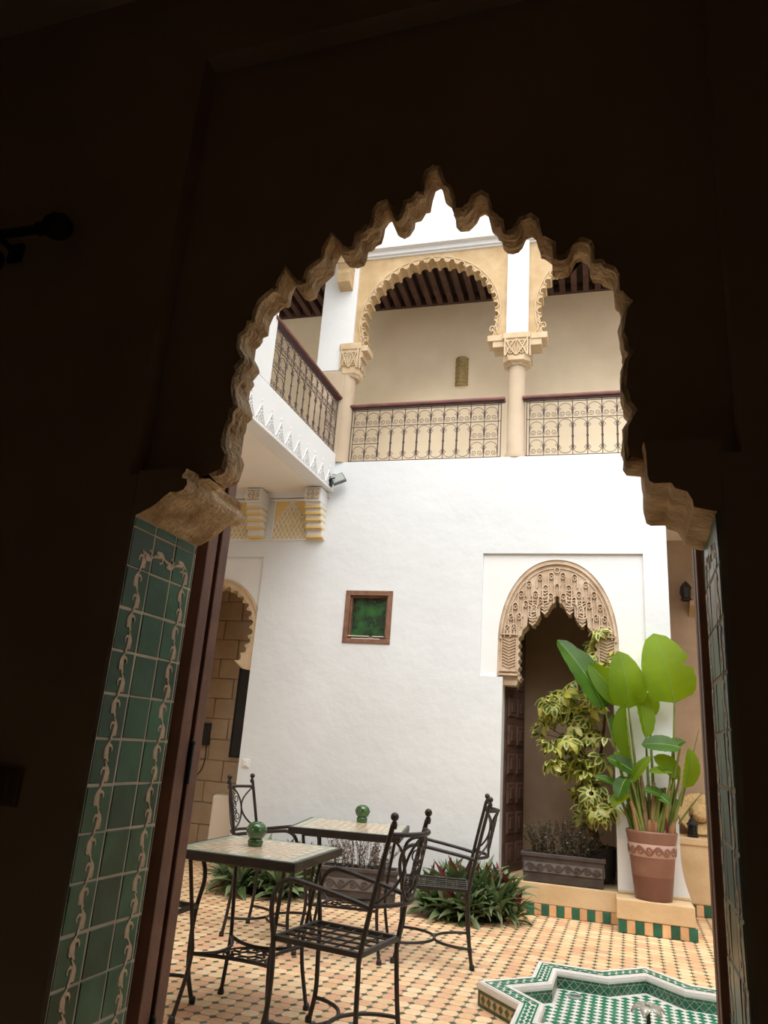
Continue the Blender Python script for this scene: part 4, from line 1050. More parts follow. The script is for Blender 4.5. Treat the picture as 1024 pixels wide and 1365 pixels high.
# ================================================================== iron bistro furniture
def make_table(label, loc, rz, S=.72):
    t = thing('mosaic_table', label, 'table', loc, rz, 'mosaic bistro tables'); H = .75; h = S/2
    b = MB()
    for x0, x1, y0, y1 in ((-h, h, -h, -h+.018), (-h, h, h-.018, h), (-h, -h+.018, -h+.018, h-.018), (h-.018, h, -h+.018, h-.018)): b.box(x0, x1, y0, y1, H-.040, H)
    b.box(-h+.018, h-.018, -h+.018, h-.018, H-.04, H-.006)
    b.build('iron_rim', 'iron', t, bevel=.003)
    b = MB(); n = 14; q = (S-.04)/n
    for i in range(n):
        for j in range(n):
            x, y = -h+.02+q*(i+.5), -h+.02+q*(j+.5); e = q*.47; ring_ = min(i, j, n-1-i, n-1-j)
            z = H+.001
            if ring_ == 0: m_ = 2
            elif ring_ == 1: m_ = 0 if (i+j) % 2 else 2
            else: m_ = 0
            b.tri([(x-e, y-e, z), (x+e, y-e, z), (x+e, y+e, z), (x-e, y+e, z), (x-e, y-e, z-.007), (x+e, y-e, z-.007), (x+e, y+e, z-.007), (x-e, y+e, z-.007)], [(0, 1, 2, 3), (0, 4, 5, 1), (1, 5, 6, 2), (2, 6, 7, 3), (3, 7, 4, 0)], m_)
            if ring_ > 1:
                d = q*.30; b.tri([(x-d, y, z+.0006), (x, y-d, z+.0006), (x+d, y, z+.0006), (x, y+d, z+.0006)], [(0, 1, 2, 3)], 1)
    o = b.build('mosaic_tiles', ['table_tile', 'table_tan', 'table_green'], t, fixn=False); o['kind'] = 'stuff'
    b = MB(); b.box(-h+.018, h-.018, -h+.018, h-.018, H-.012, H-.004); b.build('tile_bed', 'cream', t)
    k0 = h-.085; zc = .285
    for sx in (-1, 1):
        for sy in (-1, 1):
            pts = spline([(sx*k0, sy*k0, H-.05), (sx*(k0-.018), sy*(k0-.018), .56), (sx*(k0-.042), sy*(k0-.042), .36), (sx*(k0-.048), sy*(k0-.048), zc), (sx*(k0-.038), sy*(k0-.038), .18), (sx*(k0-.012), sy*(k0-.012), .02)], 5)
            b = MB(); b.tube(pts, .0105, 8); lg = b.build('leg', 'iron', t)
            b = MB(); b.lathe([(.0, .0), (.017, .0), (.018, .012), (.012, .03), (.0, .034)], (sx*(k0-.010), sy*(k0-.010), 0), 10); b.build('foot', 'iron', lg)
    kk = k0-.048
    for s_ in range(4):                                     # bowed stretchers
        b = MB(); A = Vector((kk, kk, zc)); pts = bez(Vector((kk, kk, zc)), Vector((kk*.40, kk*.48, zc-.02)), Vector((-kk*.40, kk*.48, zc-.02)), Vector((-kk, kk, zc)), 12)
        b.tube(pts, .009, 6); o = b.build('stretcher', 'iron', t); o.rotation_euler = (0, 0, s_*PI/2)
    b = MB(); r_ = kk*.60                                   # scrolled shelf in the middle
    for q_ in range(8):
        an = q_*PI/4; cx, cy = r_*.62*cos(an), r_*.62*sin(an)
        b.tube([(cx+.05*(1-w/18)*cos(an+w*.55), cy+.05*(1-w/18)*sin(an+w*.55), zc-.02) for w in range(15)], .0042, 5)
    b.tube([(.045*cos(w*PI/8), .045*sin(w*PI/8), zc-.02) for w in range(16)], .0045, 5, closed=True)
    b.tube([(r_*cos(w*PI/12), r_*sin(w*PI/12), zc-.02) for w in range(24)], .005, 5, closed=True)
    b.build('scroll_shelf', 'iron', t)
    b = MB()
    for s_ in (-1, 1): b.tube([(s_*k0, -k0, H-.05), (s_*k0, k0, H-.05)], .007, 6); b.tube([(-k0, s_*k0, H-.05), (k0, s_*k0, H-.05)], .007, 6)
    b.build('apron_bar', 'iron', t)
    return t
make_table('mosaic-topped iron table nearest the doorway, a green pot on it', (-1.82, 3.765, 0), rad(1.5), .67)
make_table('mosaic-topped iron table standing farther back before the white wall', (-1.83, 5.19, 0), rad(11), .73)

def make_chair(label, loc, rz):
    """front of the chair towards +x"""
    t = thing('iron_chair', label, 'chair', loc, rz, 'wrought-iron bistro chairs')
    W_, D_, SZ = .195, .215, .44; r = .0115
    BX = -D_
    for s_ in (-1, 1):
        b = MB(); b.tube(spline([(BX-.035, s_*(W_+.015), .0), (BX-.012, s_*(W_+.012), .16), (BX, s_*W_, .36), (BX-.002, s_*W_, SZ), (BX-.05, s_*W_, .68), (BX-.118, s_*W_, .965)], 5), [r]*26, 8)
        po = b.build('rear_post', 'iron', t)
        b = MB(); c = (BX-.124, s_*W_, 1.0); b.ball(c, .0185, 12); b.lathe([(.0115, -.05), (.015, -.032), (.010, -.018)], c, 10); b.build('finial', 'iron', po)
        b = MB(); b.lathe([(0, 0), (.016, 0), (.017, .02), (.012, .03)], (BX-.035, s_*(W_+.015), 0), 10); b.build('foot', 'iron', po)
        b = MB(); b.tube(spline([(D_+.03, s_*(W_+.035), 0), (D_-.005, s_*(W_+.02), .14), (D_-.008, s_*(W_+.008), .30), (D_, s_*(W_+.012), SZ), (D_+.02, s_*(W_+.02), .56), (D_+.0, s_*(W_+.022), .645), (D_-.055, s_*(W_+.02), .685), (D_-.14, s_*(W_+.016), .682), (BX+.06, s_*(W_+.006), .645), (BX-.038, s_*W_, .625)], 6), r, 8)
        lg = b.build('front_leg_and_arm', 'iron', t)
        b = MB(); b.lathe([(0, 0), (.016, 0), (.017, .02), (.012, .03)], (D_+.03, s_*(W_+.035), 0), 10); b.build('foot', 'iron', lg)
    b = MB(); e = .011
    for x0, x1, y0, y1 in ((-D_, D_, -W_-e, -W_+e), (-D_, D_, W_-e, W_+e), (-D_-e, -D_+e, -W_, W_), (D_-e, D_+e, -W_, W_)): b.box(x0, x1, y0, y1, SZ-e, SZ+e)
    b.build('seat_frame', 'iron', t, bevel=.003)
    b = MB()
    for k in range(1, 6): x = -D_+2*D_*k/6; b.tube([(x, -W_, SZ), (x, W_, SZ)], .005, 5)
    for k in range(1, 5): y = -W_+2*W_*k/5; b.tube([(-D_, y, SZ+.004), (D_, y, SZ+.004)], .005, 5)
    o = b.build('seat_grid', 'iron', t); o['kind'] = 'stuff'
    # bowed back: rails bulge behind the posts
    def bow(y, z, dep=.085):
        x = BX-.002-(z-SZ)*.215
        return x-dep*(1-(y/W_)**2)
    for z in (.635, .925):
        b = MB(); b.tube([(bow(y, z), y, z) for y in [W_*(-1+2*k/14) for k in range(15)]], .0105, 7); b.build('back_rail', 'iron', t)
    zc, hz, hy = .78, .135, .095
    b = MB(); b.tube([(bow(hy*cos(q), zc+hz*sin(q)), hy*cos(q), zc+hz*sin(q)) for q in [2*PI*k/28 for k in range(28)]], .0065, 6, closed=True); ov = b.build('back_oval', 'iron', t)
    for s_ in (-1, 1):
        b = MB(); b.tube([(bow(s_*y, z), s_*y, z) for y, z in [(W_-.004-(W_-.004-hy)*sin(PI*k/14), .64+.28*k/14) for k in range(15)]], .0065, 6); b.build('side_arc', 'iron', t)
    b = MB()
    for sy in (-1, 1):
        for sz in (-1, 1):
            for (cy, cz, rr, tw) in ((.045, .062, .036, 1), (.022, .022, .026, -1)):
                pts = []
                for w in range(18):
                    rad_ = rr*(1-w/22); an = w*.52*tw+(PI/2)
                    y, z = sy*(cy+rad_*cos(an)), zc+sz*(cz+rad_*sin(an)); pts.append((bow(y, z), y, z))
                b.tube(pts, .0038, 5)
    b.build('scrollwork', 'iron', ov)
    for x0, s_ in ((D_+.0, -1), (BX-.015, 1)):              # half-round stretchers that meet under the seat
        xm = (x0+s_*.215)
        b = MB(); b.tube([(x0+s_*.225*sin(PI*k/16), (W_+.018)*-cos(PI*k/16), .115) for k in range(17)], .009, 7); b.build('stretcher', 'iron', t)
    return t
make_chair('black iron armchair in front, its back to the fountain, drawn up to the near table', (-1.30, 3.60, 0), PI+rad(-8))
make_chair('black iron armchair at the far table, standing before the dark strap-leaved plants', (-1.265, 5.345, 0), PI+rad(13))
make_chair('black iron armchair at the far left, facing the far table beside the wall corner', (-2.40, 5.24, 0), rad(3))
make_chair('black iron armchair on the left of the near table, half hidden by the door frame', (-2.36, 3.57, 0), rad(1))

def candle(label, loc):
    t = thing('ceramic_candle_pot', label, 'candle pot', loc, 0, 'green ceramic pots on the tables')
    b = MB(); b.lathe([(0, 0), (.034, 0), (.039, .008), (.040, .024), (.035, .034), (.032, .037)], (0, 0, 0), 18); b.build('base', 'candle', t)
    b = MB(); b.lathe([(.032, .036), (.042, .044), (.050, .058), (.053, .074), (.050, .092), (.040, .107), (.026, .115), (.022, .108), (.018, .08)], (0, 0, 0), 18); gl = b.build('globe', 'candle', t)
    b = MB()
    for k in range(8):
        an = k*PI/4; b.ball((.05*cos(an), .05*sin(an), .078), .009, 6)
    b.build('pierced_leaf', 'candle', gl)
    return t
candle('shiny green ceramic pot on the near mosaic table', (-1.86, 3.785, .7515))
candle('shiny green ceramic pot on the far mosaic table', (-1.862, 5.475, .7515))

# ================================================================== plants
def blade(P0, P1, hw, up, bow_=.1, fold=.25, n=14, tears=(), shape=1.0):
    """leaf surface from P0 to P1: half width hw, 'up' = side it faces, bowed and folded on its midrib"""
    P0, P1, up = Vector(P0), Vector(P1), Vector(up).normalized(); ax = P1-P0; L_ = ax.length; ax.normalize()
    up = (up-ax*up.dot(ax)).normalized(); sd = ax.cross(up).normalized(); m = 8
    vs = []; uvs = []
    for i in range(n+1):
        t = i/n; w = hw*max(0, sin(PI*(t**shape*.97+.03)))**.5
        if i == 0: w = .004
        if i == n: w = .002
        for k in range(m+1):
            v = (k-m/2)/(m/2); ww = w
            for tt, sgn, dep in tears:
                if v*sgn > 0 and abs(t-tt) < .04: ww = w*(1-dep*(1-abs(t-tt)/.04))
            p = P0+ax*(L_*t)+sd*(ww*v)+up*(-abs(v)*-fold*ww+.03*L_*0)+up*(bow_*L_*(-4*(t-.35)**2+.5))*1.0
            p += up*(.012*hw*4*sin(t*40+k)*abs(v))
            vs.append(p); uvs.append((v, t))
    fs = [(i*(m+1)+k, i*(m+1)+k+1, (i+1)*(m+1)+k+1, (i+1)*(m+1)+k) for i in range(n) for k in range(m)]
    rib = [vs[i*(m+1)+m//2] for i in range(n+1)]
    return vs, fs, uvs, rib
def leaf_obj(name, parent, P0, P1, hw, up, mat_, bow_=.08, fold=.25, tears=(), shape=1.0, rib=True):
    vs, fs, uvs, rb = blade(P0, P1, hw, up, bow_, fold, tears=tears, shape=shape)
    me = bpy.data.meshes.new(name); me.from_pydata([tuple(v) for v in vs], [], fs); me.materials.append(M[mat_])
    ul = me.uv_layers.new(name='UVMap')
    for lp in me.loops: ul.data[lp.index].uv = uvs[lp.vertex_index]
    for p in me.polygons: p.use_smooth = True
    o = bpy.data.objects.new(name, me); col.objects.link(o); o.parent = parent
    if rib:
        b = MB(); b.tube(rb[:-1], [.006*(1-.75*i/len(rb)) for i in range(len(rb)-1)], 5); b.build('midrib', 'midrib', o)
    return rb[0]

# terracotta pot with the broad-leaved plant
PA, PB_ = .632, -.165
t = FT('flower_pot', 'tall reddish-brown pot with a pale scroll band, on the tiled step', 'pot', PA, PB_, .249)
prof = [(.0, 0), (.142, 0), (.146, .01), (.165, .18), (.190, .42), (.206, .505), (.208, .52), (.196, .525), (.190, .49), (.0, .47)]
b = MB(); b.lathe(prof, (0, 0, 0), 36, sx=1, sy=.92)
for i, p in enumerate(b.f):
    zc = sum(b.v[k][2] for k in p)/len(p)
    if zc < .15: b.m[i] = 1
body = b.build('body', ['terracotta', 'terracotta_dark'], t)
def pr(z): return .165+(.190-.165)*(z-.18)/.24 if z < .42 else .190+.016*(z-.42)/.085
b = MB(); b.lathe([(pr(.325)+.001, .325), (pr(.325)+.003, .327), (pr(.425)+.003, .423), (pr(.425)+.001, .425)], (0, 0, 0), 36, sy=.92); bd = b.build('scroll_band', 'terracotta_band', body)
b = MB()
for k in range(8):
    a0 = k*PI/4
    def P(u, z): r_ = pr(z)+.0032; return (r_*cos(a0+u), r_*sin(a0+u)*.92, z)
    nv = (cos(a0+.4), sin(a0+.4), 0)
    b.strip([P(.785*q/10, .375+.031*sin(2*PI*q/10)) for q in range(11)], .0095, .004, nv)
    for c_, s_ in ((.2, -1), (.59, 1)):
        b.strip([P(c_+(.13*(1-w/14))*cos(w*.55), .375+s_*.003+s_*.026*(1-w/14)*sin(w*.55)) for w in range(12)], .0075, .004, nv)
b.build('scroll_relief', 'terracotta', bd)
b = MB(); b.lathe([(0, .485), (.189, .482)], (0, 0, 0), 24, sy=.92); b.build('soil', 'soil', t)

t = FT('bird_of_paradise_plant', 'tall plant with huge bright green paddle leaves growing in the terracotta pot', 'plant', PA, PB_, .732)
t_inv = Matrix.Translation(F(PA, PB_, .732)) @ Matrix.Rotation(FA, 4, 'Z'); t_inv = t_inv.inverted()
def fl_(p): return t_inv @ F(*p)
UPV = Vector((0, -1, .15))
def V_(x, y, z): return Vector((x, y, z))
leaves = [
 ((0.854, -0.2, 1.821), (0.719, -0.24, 2.423), .225, (.1,-1,.2), 'banana', .10, .18, ((.52, 1, .75), (.38, 1, .12))),
 ((0.473, -0.22, 1.754), (0.419, -0.3, 2.238), .165, (.2,-1,.1), 'banana', .12, .22, ()),
 ((0.439, -0.16, 1.807), (0.141, -0.18, 2.135), .115, (-.3,-1,.3), 'banana', .08, .25, ()),
 ((0.272, -0.12, 1.749), (-0.113, -0.14, 2.371), .15, (.5,-1,.35), 'banana_dark', .08, .3, ((.8, 1, .3),)),
 ((0.486, -0.24, 1.329), (0.441, -0.26, 1.788), .095, (-.9,-.7,.0), 'banana', .02, .9, ()),
 ((0.43, -0.12, 1.4), (0.336, -0.12, 1.7), .06, (-.5,-1,.0), 'banana_dark', .02, .6, ()),
 ((0.608, -0.22, 1.51), (0.544, -0.18, 1.98), .095, (.8,-1,.15), 'banana', .05, .55, ()),
 ((0.656, -0.06, 1.697), (0.677, -0.05, 1.92), .075, (.2,-1,.3), 'banana', .05, .3, ()),
 ((0.88, -0.26, 1.448), (0.572, -0.3, 1.475), .085, (.1,-.9,.7), 'banana_dark', .10, .15, ()),
 ((0.828, -0.16, 1.428), (0.929, -0.1, 1.529), .06, (-.3,-.8,.6), 'banana_dark', .15, .5, ()),
 ((0.891, -0.24, 1.132), (0.962, -0.26, 1.448), .095, (.9,-1,.1), 'banana', .06, .5, ()),
 ((0.869, -0.2, 1.213), (0.672, -0.28, 1.367), .085, (.2,-.9,.5), 'banana', .06, .35, ()),
 ((0.804, -0.28, 1.245), (0.616, -0.34, 1.243), .05, (.1,-.6,.9), 'banana', .06, .3, ()),
 ((0.519, -0.24, 1.21), (0.294, -0.28, 1.34), .07, (.3,-.9,.5), 'banana_dark', .10, .3, ()),
 ((0.499, -0.26, 1.173), (0.352, -0.22, 1.387), .06, (.5,-1,.3), 'banana', .08, .4, ()),
 ((0.485, -0.28, 1.148), (0.626, -0.34, 1.363), .05, (-.5,-1,.4), 'banana', .06, .35, ()),
 ((0.444, -0.26, 1.18), (0.359, -0.38, 1.023), .07, (-.3,-.9,.5), 'banana_dark', .12, .3, ()),
 ((0.453, -0.26, 1.049), (0.31, -0.36, 0.959), .06, (-.2,-.8,.7), 'banana', .12, .3, ()),
 ((0.347, -0.2, 1.105), (0.193, -0.24, 1.172), .045, (.2,-.7,.8), 'banana_dark', .10, .3, ()),
 ((0.75, -0.26, 1.027), (0.582, -0.34, 1.11), .055, (.2,-.7,.8), 'banana_dark', .12, .3, ()),
 ((0.679, -0.28, 1.057), (0.768, -0.38, 1.012), .045, (-.2,-.7,.8), 'banana_dark', .12, .3, ()),
]
roots = [(0.802, -0.16, 0.804), (0.568, -0.2, 0.785), (0.541, -0.14, 0.778), (0.517, -0.13, 0.775), (0.548, -0.24, 0.787), (0.537, -0.1, 0.775), (0.627, -0.2, 0.791), (0.67, -0.1, 0.787),
         (0.72, -0.22, 0.801), (0.753, -0.1, 0.795), (0.773, -0.22, 0.806), (0.753, -0.18, 0.801), (0.694, -0.26, 0.802), (0.553, -0.26, 0.789), (0.531, -0.22, 0.784), (0.575, -0.28, 0.792), (0.517, -0.26, 0.785), (0.564, -0.28, 0.791), (0.497, -0.18, 0.777), (0.657, -0.28, 0.8), (0.622, -0.28, 0.797)]
for (p0, p1, hw, up, mm, bw, fo, te), rt in zip(leaves, roots):
    A, B, U_ = fl_(p0), fl_(p1), Vector(up)
    st = leaf_obj('leaf', t, A, B, hw, U_, mm, bw, fo, te, .72 if hw > .11 else 1.0)
    R_ = fl_(rt); R_.z = -.02
    mid1 = R_.lerp(st, .45)+Vector((0, 0, .02)); b = MB()
    b.tube(spline([R_, mid1, st], 7), [.024-.017*(k/14)**.7 for k in range(15)], 7); b.build('leaf_stalk', 'stalk', t)
for k in range(22):                                         # sheathed stems crowded in the pot
    x = random.uniform(-.15, .16); y = random.uniform(-.13, .10); h = random.uniform(.18, .50)
    if math.hypot(x, y/.92) > .145: x *= .8*.145/math.hypot(x, y/.92); y *= .7
    b = MB(); lean = x*.5+random.uniform(-.03, .03)
    b.tube(spline([(x, y, -.02), (x+lean*.35, y, h*.5), (x+lean, y-.01, h)], 5), [.030-.018*(q/10) for q in range(11)], 7)
    b.build('sheath', random.choice(('stalk_brown', 'stalk', 'stalk', 'stalk_brown', 'dry_leaf')), t)
for k in range(9):
    x = random.uniform(-.10, .15); y = random.uniform(-.14, -.04); h = random.uniform(.10, .22)
    leaf_obj('dry_husk', t, (x, y, -.01), (x+random.uniform(-.06, .06), y-.03, h), .018, (0, -1, .1), 'spi_red' if k % 4 == 0 else 'sch_dry', .05, .4, rib=False)
for p0, p1 in (((0.847, -0.2, 0.846), (1.029, -0.28, 1.105)), ((0.875, -0.15, 0.98), (1.043, -0.2, 1.614)), ((0.479, -0.2, 0.8), (0.378, -0.25, 0.936)), ((0.569, -0.26, 0.93), (0.534, -0.28, 1.188)), ((0.559, -0.26, 0.976), (0.624, -0.28, 1.195)), ((0.792, -0.22, 0.831), (0.891, -0.24, 1.144))):
    b = MB(); b.tube([fl_(p0), fl_(p0).lerp(fl_(p1), .5)+Vector((0, 0, .01)), fl_(p1)], [.008, .007, .004], 6); b.build('thin_stalk', 'stalk', t)

# variegated tree in its dark pot inside the doorway
TA, TB = .02, .46
t = FT('dark_pot', 'plain dark pot in the doorway behind the charcoal planter', 'pot', .20, TB, .246)
b = MB(); b.lathe([(0, 0), (.12, 0), (.15, .05), (.165, .24), (.172, .30), (.155, .30), (.15, .27), (0, .265)], (0, 0, 0), 24); b.build('body', 'planter', t)
b = MB(); b.lathe([(0, .272), (.15, .27)], (0, 0, 0), 16); b.build('soil', 'soil', t)
t = FT('variegated_tree', 'leafy umbrella tree with cream-edged yellow-green leaves in the carved doorway', 'tree', .20, TB, .515)
base = Vector((0, 0, 0))
trunks = [spline([(-.02, 0, -.02), (-.09, -.02, .25), (-.14, -.05, .55), (-.10, -.06, .95), (.02, -.05, 1.3)], 5), spline([(.03, .02, -.02), (-.05, .02, .3), (-.10, 0, .6), (-.2, -.05, .9)], 5), spline([(0, -.03, -.02), (-.06, -.06, .35), (.02, -.08, .7), (.1, -.1, 1.35), (.12, -.1, 1.7)], 5)]
for tr in trunks:
    b = MB(); b.tube(tr, [.020-.010*k/len(tr) for k in range(len(tr))], 7); b.build('trunk', 'bark', t)
def whorl(seed, yellow):
    rnd = random.Random(seed); b = MB(); n = rnd.choice((7, 8, 8))
    for k in range(n):
        an = 2*PI*k/n+rnd.uniform(-.2, .2); L_ = rnd.uniform(.09, .135); hw = L_*.25; dr = rnd.uniform(.35, 1.05)
        ax = Vector((cos(an), sin(an), 0)); sd = Vector((-sin(an), cos(an), 0)); rows = []
        for i in range(6):
            u = i/5; w = hw*sin(PI*(.06+.90*u))**.8 if i < 5 else .002
            c = ax*(.02+L_*u*cos(dr*u))+Vector((0, 0, .015-L_*u*sin(dr)*u)); rows.append([c-sd*w+Vector((0, 0, .15*w)), c-sd*w*.52, c, c+sd*w*.52, c+sd*w+Vector((0, 0, .15*w))])
        vs = [p for r_ in rows for p in r_]
        for i in range(5):
            for q in range(4):
                inner_ = q in (1, 2) and 0 < i < 4
                b.tri([vs[i*5+q], vs[i*5+q+1], vs[(i+1)*5+q+1], vs[(i+1)*5+q]], [(0, 1, 2, 3)], (2 if yellow and (k+seed) % 2 else 1) if not inner_ else (2 if yellow > 1 and k % 3 else 1 if yellow and k % 3 == 0 else 0), True)
    b.tube([(0, 0, -.10), (0, 0, 0)], .0025, 4, 0)
    me = b.mesh('leaf_whorl')
    for m_ in ('sch_green', 'sch_cream', 'sch_yellow'): me.materials.append(M[m_])
    for i, p in enumerate(me.polygons): p.material_index = b.m[i]; p.use_smooth = True
    return me
wh = [whorl(k, 0) for k in range(3)]+[whorl(10+k, 1) for k in range(2)]+[whorl(20, 2), whorl(21, 2)]
ti = (Matrix.Translation(F(.20, TB, .515)) @ Matrix.Rotation(FA, 4, 'Z')).inverted()
spots = []
rnd = random.Random(3)
for (cx, cz, rx, rz_, n) in ((-0.011, 1.507, 0.318, 0.470, 62), (0.139, 1.005, 0.201, 0.249, 20), (0.266, 2.342, 0.129, 0.249, 15), (-0.190, 1.805, 0.168, 0.163, 10)):
    for k in range(n):
        r_ = math.sqrt(rnd.random()); an = rnd.uniform(0, 2*PI)
        spots.append((cx+rx*r_*cos(an), rnd.uniform(.05, .45)-.12, cz+rz_*r_*sin(an)))
for a, bb, z in spots:
    p = ti @ F(a, bb, z)
    up_ = (z-1.35)*.8+rnd.uniform(-.5, .5)
    src_ = rnd.choice(wh[5:]+wh[3:5]+wh[:2]) if up_ > .1 else rnd.choice(wh[:5])
    o = inst(src_, 'leaf_whorl', t, p, (rnd.uniform(-.1, 1.0), rnd.uniform(-.6, .6), rnd.uniform(-3, 3)))
    s_ = rnd.uniform(.8, 1.15); o.scale = (s_, s_, s_)
    if rnd.random() < .5:
        tr = min((q for tr_ in trunks for q in tr_), key=lambda q: (q-p).length+abs(q.z-p.z+.1)*.5)
        b = MB(); b.tube(spline([tr, tr.lerp(p, .6)+Vector((0, 0, .03)), p], 4), .0035, 4); b.build('twig', 'stalk_brown', t)

# charcoal planter boxes with a scrolled relief band
def planter(label, loc, rz, L_, W_, H_, grp):
    t = thing('planter_box', label, 'planter', loc, rz, grp)
    b = MB(); h, w = L_/2, W_/2; tp = .012
    b.tri([(-h+tp, -w+tp, 0), (h-tp, -w+tp, 0), (h-tp, w-tp, 0), (-h+tp, w-tp, 0), (-h, -w, H_-.03), (h, -w, H_-.03), (h, w, H_-.03), (-h, w, H_-.03)], [(3, 2, 1, 0), (0, 1, 5, 4), (1, 2, 6, 5), (2, 3, 7, 6), (3, 0, 4, 7)])
    b.build('body', 'planter', t)
    b = MB(); e = .014
    for x0, x1, y0, y1 in ((-h-e, h+e, -w-e, -w+.016), (-h-e, h+e, w-.016, w+e), (-h-e, -h+.016, -w, w), (h-.016, h+e, -w, w)): b.box(x0, x1, y0, y1, H_-.034, H_)
    b.build('rim', 'planter', t, bevel=.006)
    b = MB(); b.box(-h+.012, h-.012, -w+.012, w-.012, H_-.06, H_-.03); b.build('soil', 'soil', t)
    z0, z1 = H_*.34, H_*.68
    b = MB(); b.box(-h+.018, h-.018, -w-.002, -w+.02, z0, z1); b.box(h-.012, h+.003, -w+.02, w-.02, z0, z1); bd = b.build('relief_band', 'planter_band', t)
    b = MB(); n = max(3, int(L_/.17)); zc = (z0+z1)/2; am = (z1-z0)*.33
    for k in range(n):
        x0 = -h+.03+(L_-.06)*k/n; w_ = (L_-.06)/n
        b.strip([(x0+w_*q/10, -w-.002, zc+am*sin(2*PI*q/10)) for q in range(11)], .008, .006)
        for c_, s_ in ((.27, -1), (.75, 1)):
            b.strip([(x0+w_*c_+(am*.95*(1-q/15))*cos(q*.55), -w-.002, zc+s_*.004+s_*am*.85*(1-q/15)*sin(q*.55)) for q in range(13)], .006, .006)
    b.build('scroll_relief', 'planter', bd)
    return t
def shrub(label, loc, rz, L_, W_, H_, leafm, n=60, leaves=16, seed=1, pink=0, size=.017):
    t = thing('shrub', label, 'shrub', loc, rz); rnd = random.Random(seed)
    tw = MB(); lf = MB()
    for k in range(n):
        x, y = rnd.uniform(-L_/2, L_/2)*.85, rnd.uniform(-W_/2, W_/2)*.85; h = H_*rnd.uniform(.45, 1.0)*(1-.35*abs(x)/(L_/2))
        dx, dy = rnd.uniform(-.10, .10)+x*.25, rnd.uniform(-.09, .05)
        pts = spline([(x, y, -.02), (x+dx*.3, y+dy*.3, h*.5), (x+dx, y+dy, h)], 4); tw.tube(pts, .0022, 3)
        for q in range(leaves):
            u = rnd.uniform(.15, 1)*(len(pts)-1); p = pts[int(u)].lerp(pts[min(int(u)+1, len(pts)-1)], u % 1)
            d = Vector((rnd.gauss(0, 1), rnd.gauss(0, 1), rnd.gauss(.3, .7))).normalized(); s_ = d.cross(Vector((rnd.gauss(0, 1), rnd.gauss(0, 1), 1))).normalized(); z_ = size*rnd.uniform(.7, 1.4)
            mi = 1 if rnd.random() < .45 else 0
            if pink and rnd.random() < pink: mi = 2
            lf.tri([p, p+d*z_*.5+s_*z_*.28, p+d*z_, p+d*z_*.5-s_*z_*.28], [(0, 1, 2, 3)], mi)
    tw.build('twigs', 'twig', t)['kind'] = 'stuff'
    lf.build('foliage', leafm, t, fixn=False)['kind'] = 'stuff'
    return t
PL = F(-.10, .10, .252)
planter('long charcoal planter with scroll relief standing in the carved doorway', PL, FA+rad(1), .70, .17, .235, 'charcoal relief planters')
shrub('dark small-leaved shrub filling the planter in the carved doorway', PL+Vector((0, 0, .205)), FA, .62, .16, .36, ['shrub_leaf', 'shrub_leaf', 'shrub_pink'], 95, 30, 4, .0, .021)
PQ = Vector((-2.27, 6.72, 0))
planter('charcoal planter with scroll relief on the floor behind the far table', PQ, rad(14), .66, .20, .27, 'charcoal relief planters')
shrub('pale wispy shrub with pink flowers in the planter behind the far table', PQ+Vector((0, 0, .235)), rad(14), .58, .16, .40, ['shrub_pale', 'shrub_leaf', 'shrub_pink'], 80, 26, 9, .05, .020)

# low beds of strap-leaved plants
def rosette(seed):
    rnd = random.Random(seed); b = MB(); n = 17
    for k in range(n):
        an = 2.4*k+rnd.uniform(-.2, .2); f_ = k/n; L_ = rnd.uniform(.20, .29)*(1-.25*f_); el = .35+f_*1.0+rnd.uniform(-.1, .1); hw = rnd.uniform(.022, .031)
        m_ = 2 if f_ > .86 and rnd.random() < .5 else (1 if rnd.random() < .55 else 0)
        ax = Vector((cos(an), sin(an), 0)); sd = Vector((-sin(an), cos(an), 0)); vs = []; e = el; c = ax*.01+Vector((0, 0, .02+.05*f_)); st = L_/6
        for i in range(7):
            u = i/6; w = hw*(.55+.45*sin(PI*min(1, u*1.3)))*(1 if u < .6 else (1-(u-.6)/.4)**.8)+.0008; nn = Vector((-cos(an)*sin(e), -sin(an)*sin(e), cos(e)))
            vs += [c-sd*w+nn*w*.45, c, c+sd*w+nn*w*.45]; c = c+(ax*cos(e)+Vector((0, 0, sin(e))))*st; e -= (.16+.12*u)*(1.2-f_)
        b.tri(vs, [(i*3+q, i*3+q+1, (i+1)*3+q+1, (i+1)*3+q) for i in range(6) for q in range(2)], m_, True)
    me = b.mesh('leaf_rosette')
    for m_ in ('spi_green', 'spi_pale', 'spi_red'): me.materials.append(M[m_])
    for i, p in enumerate(me.polygons): p.material_index = b.m[i]; p.use_smooth = True
    return me
ros = [rosette(k) for k in range(6)]
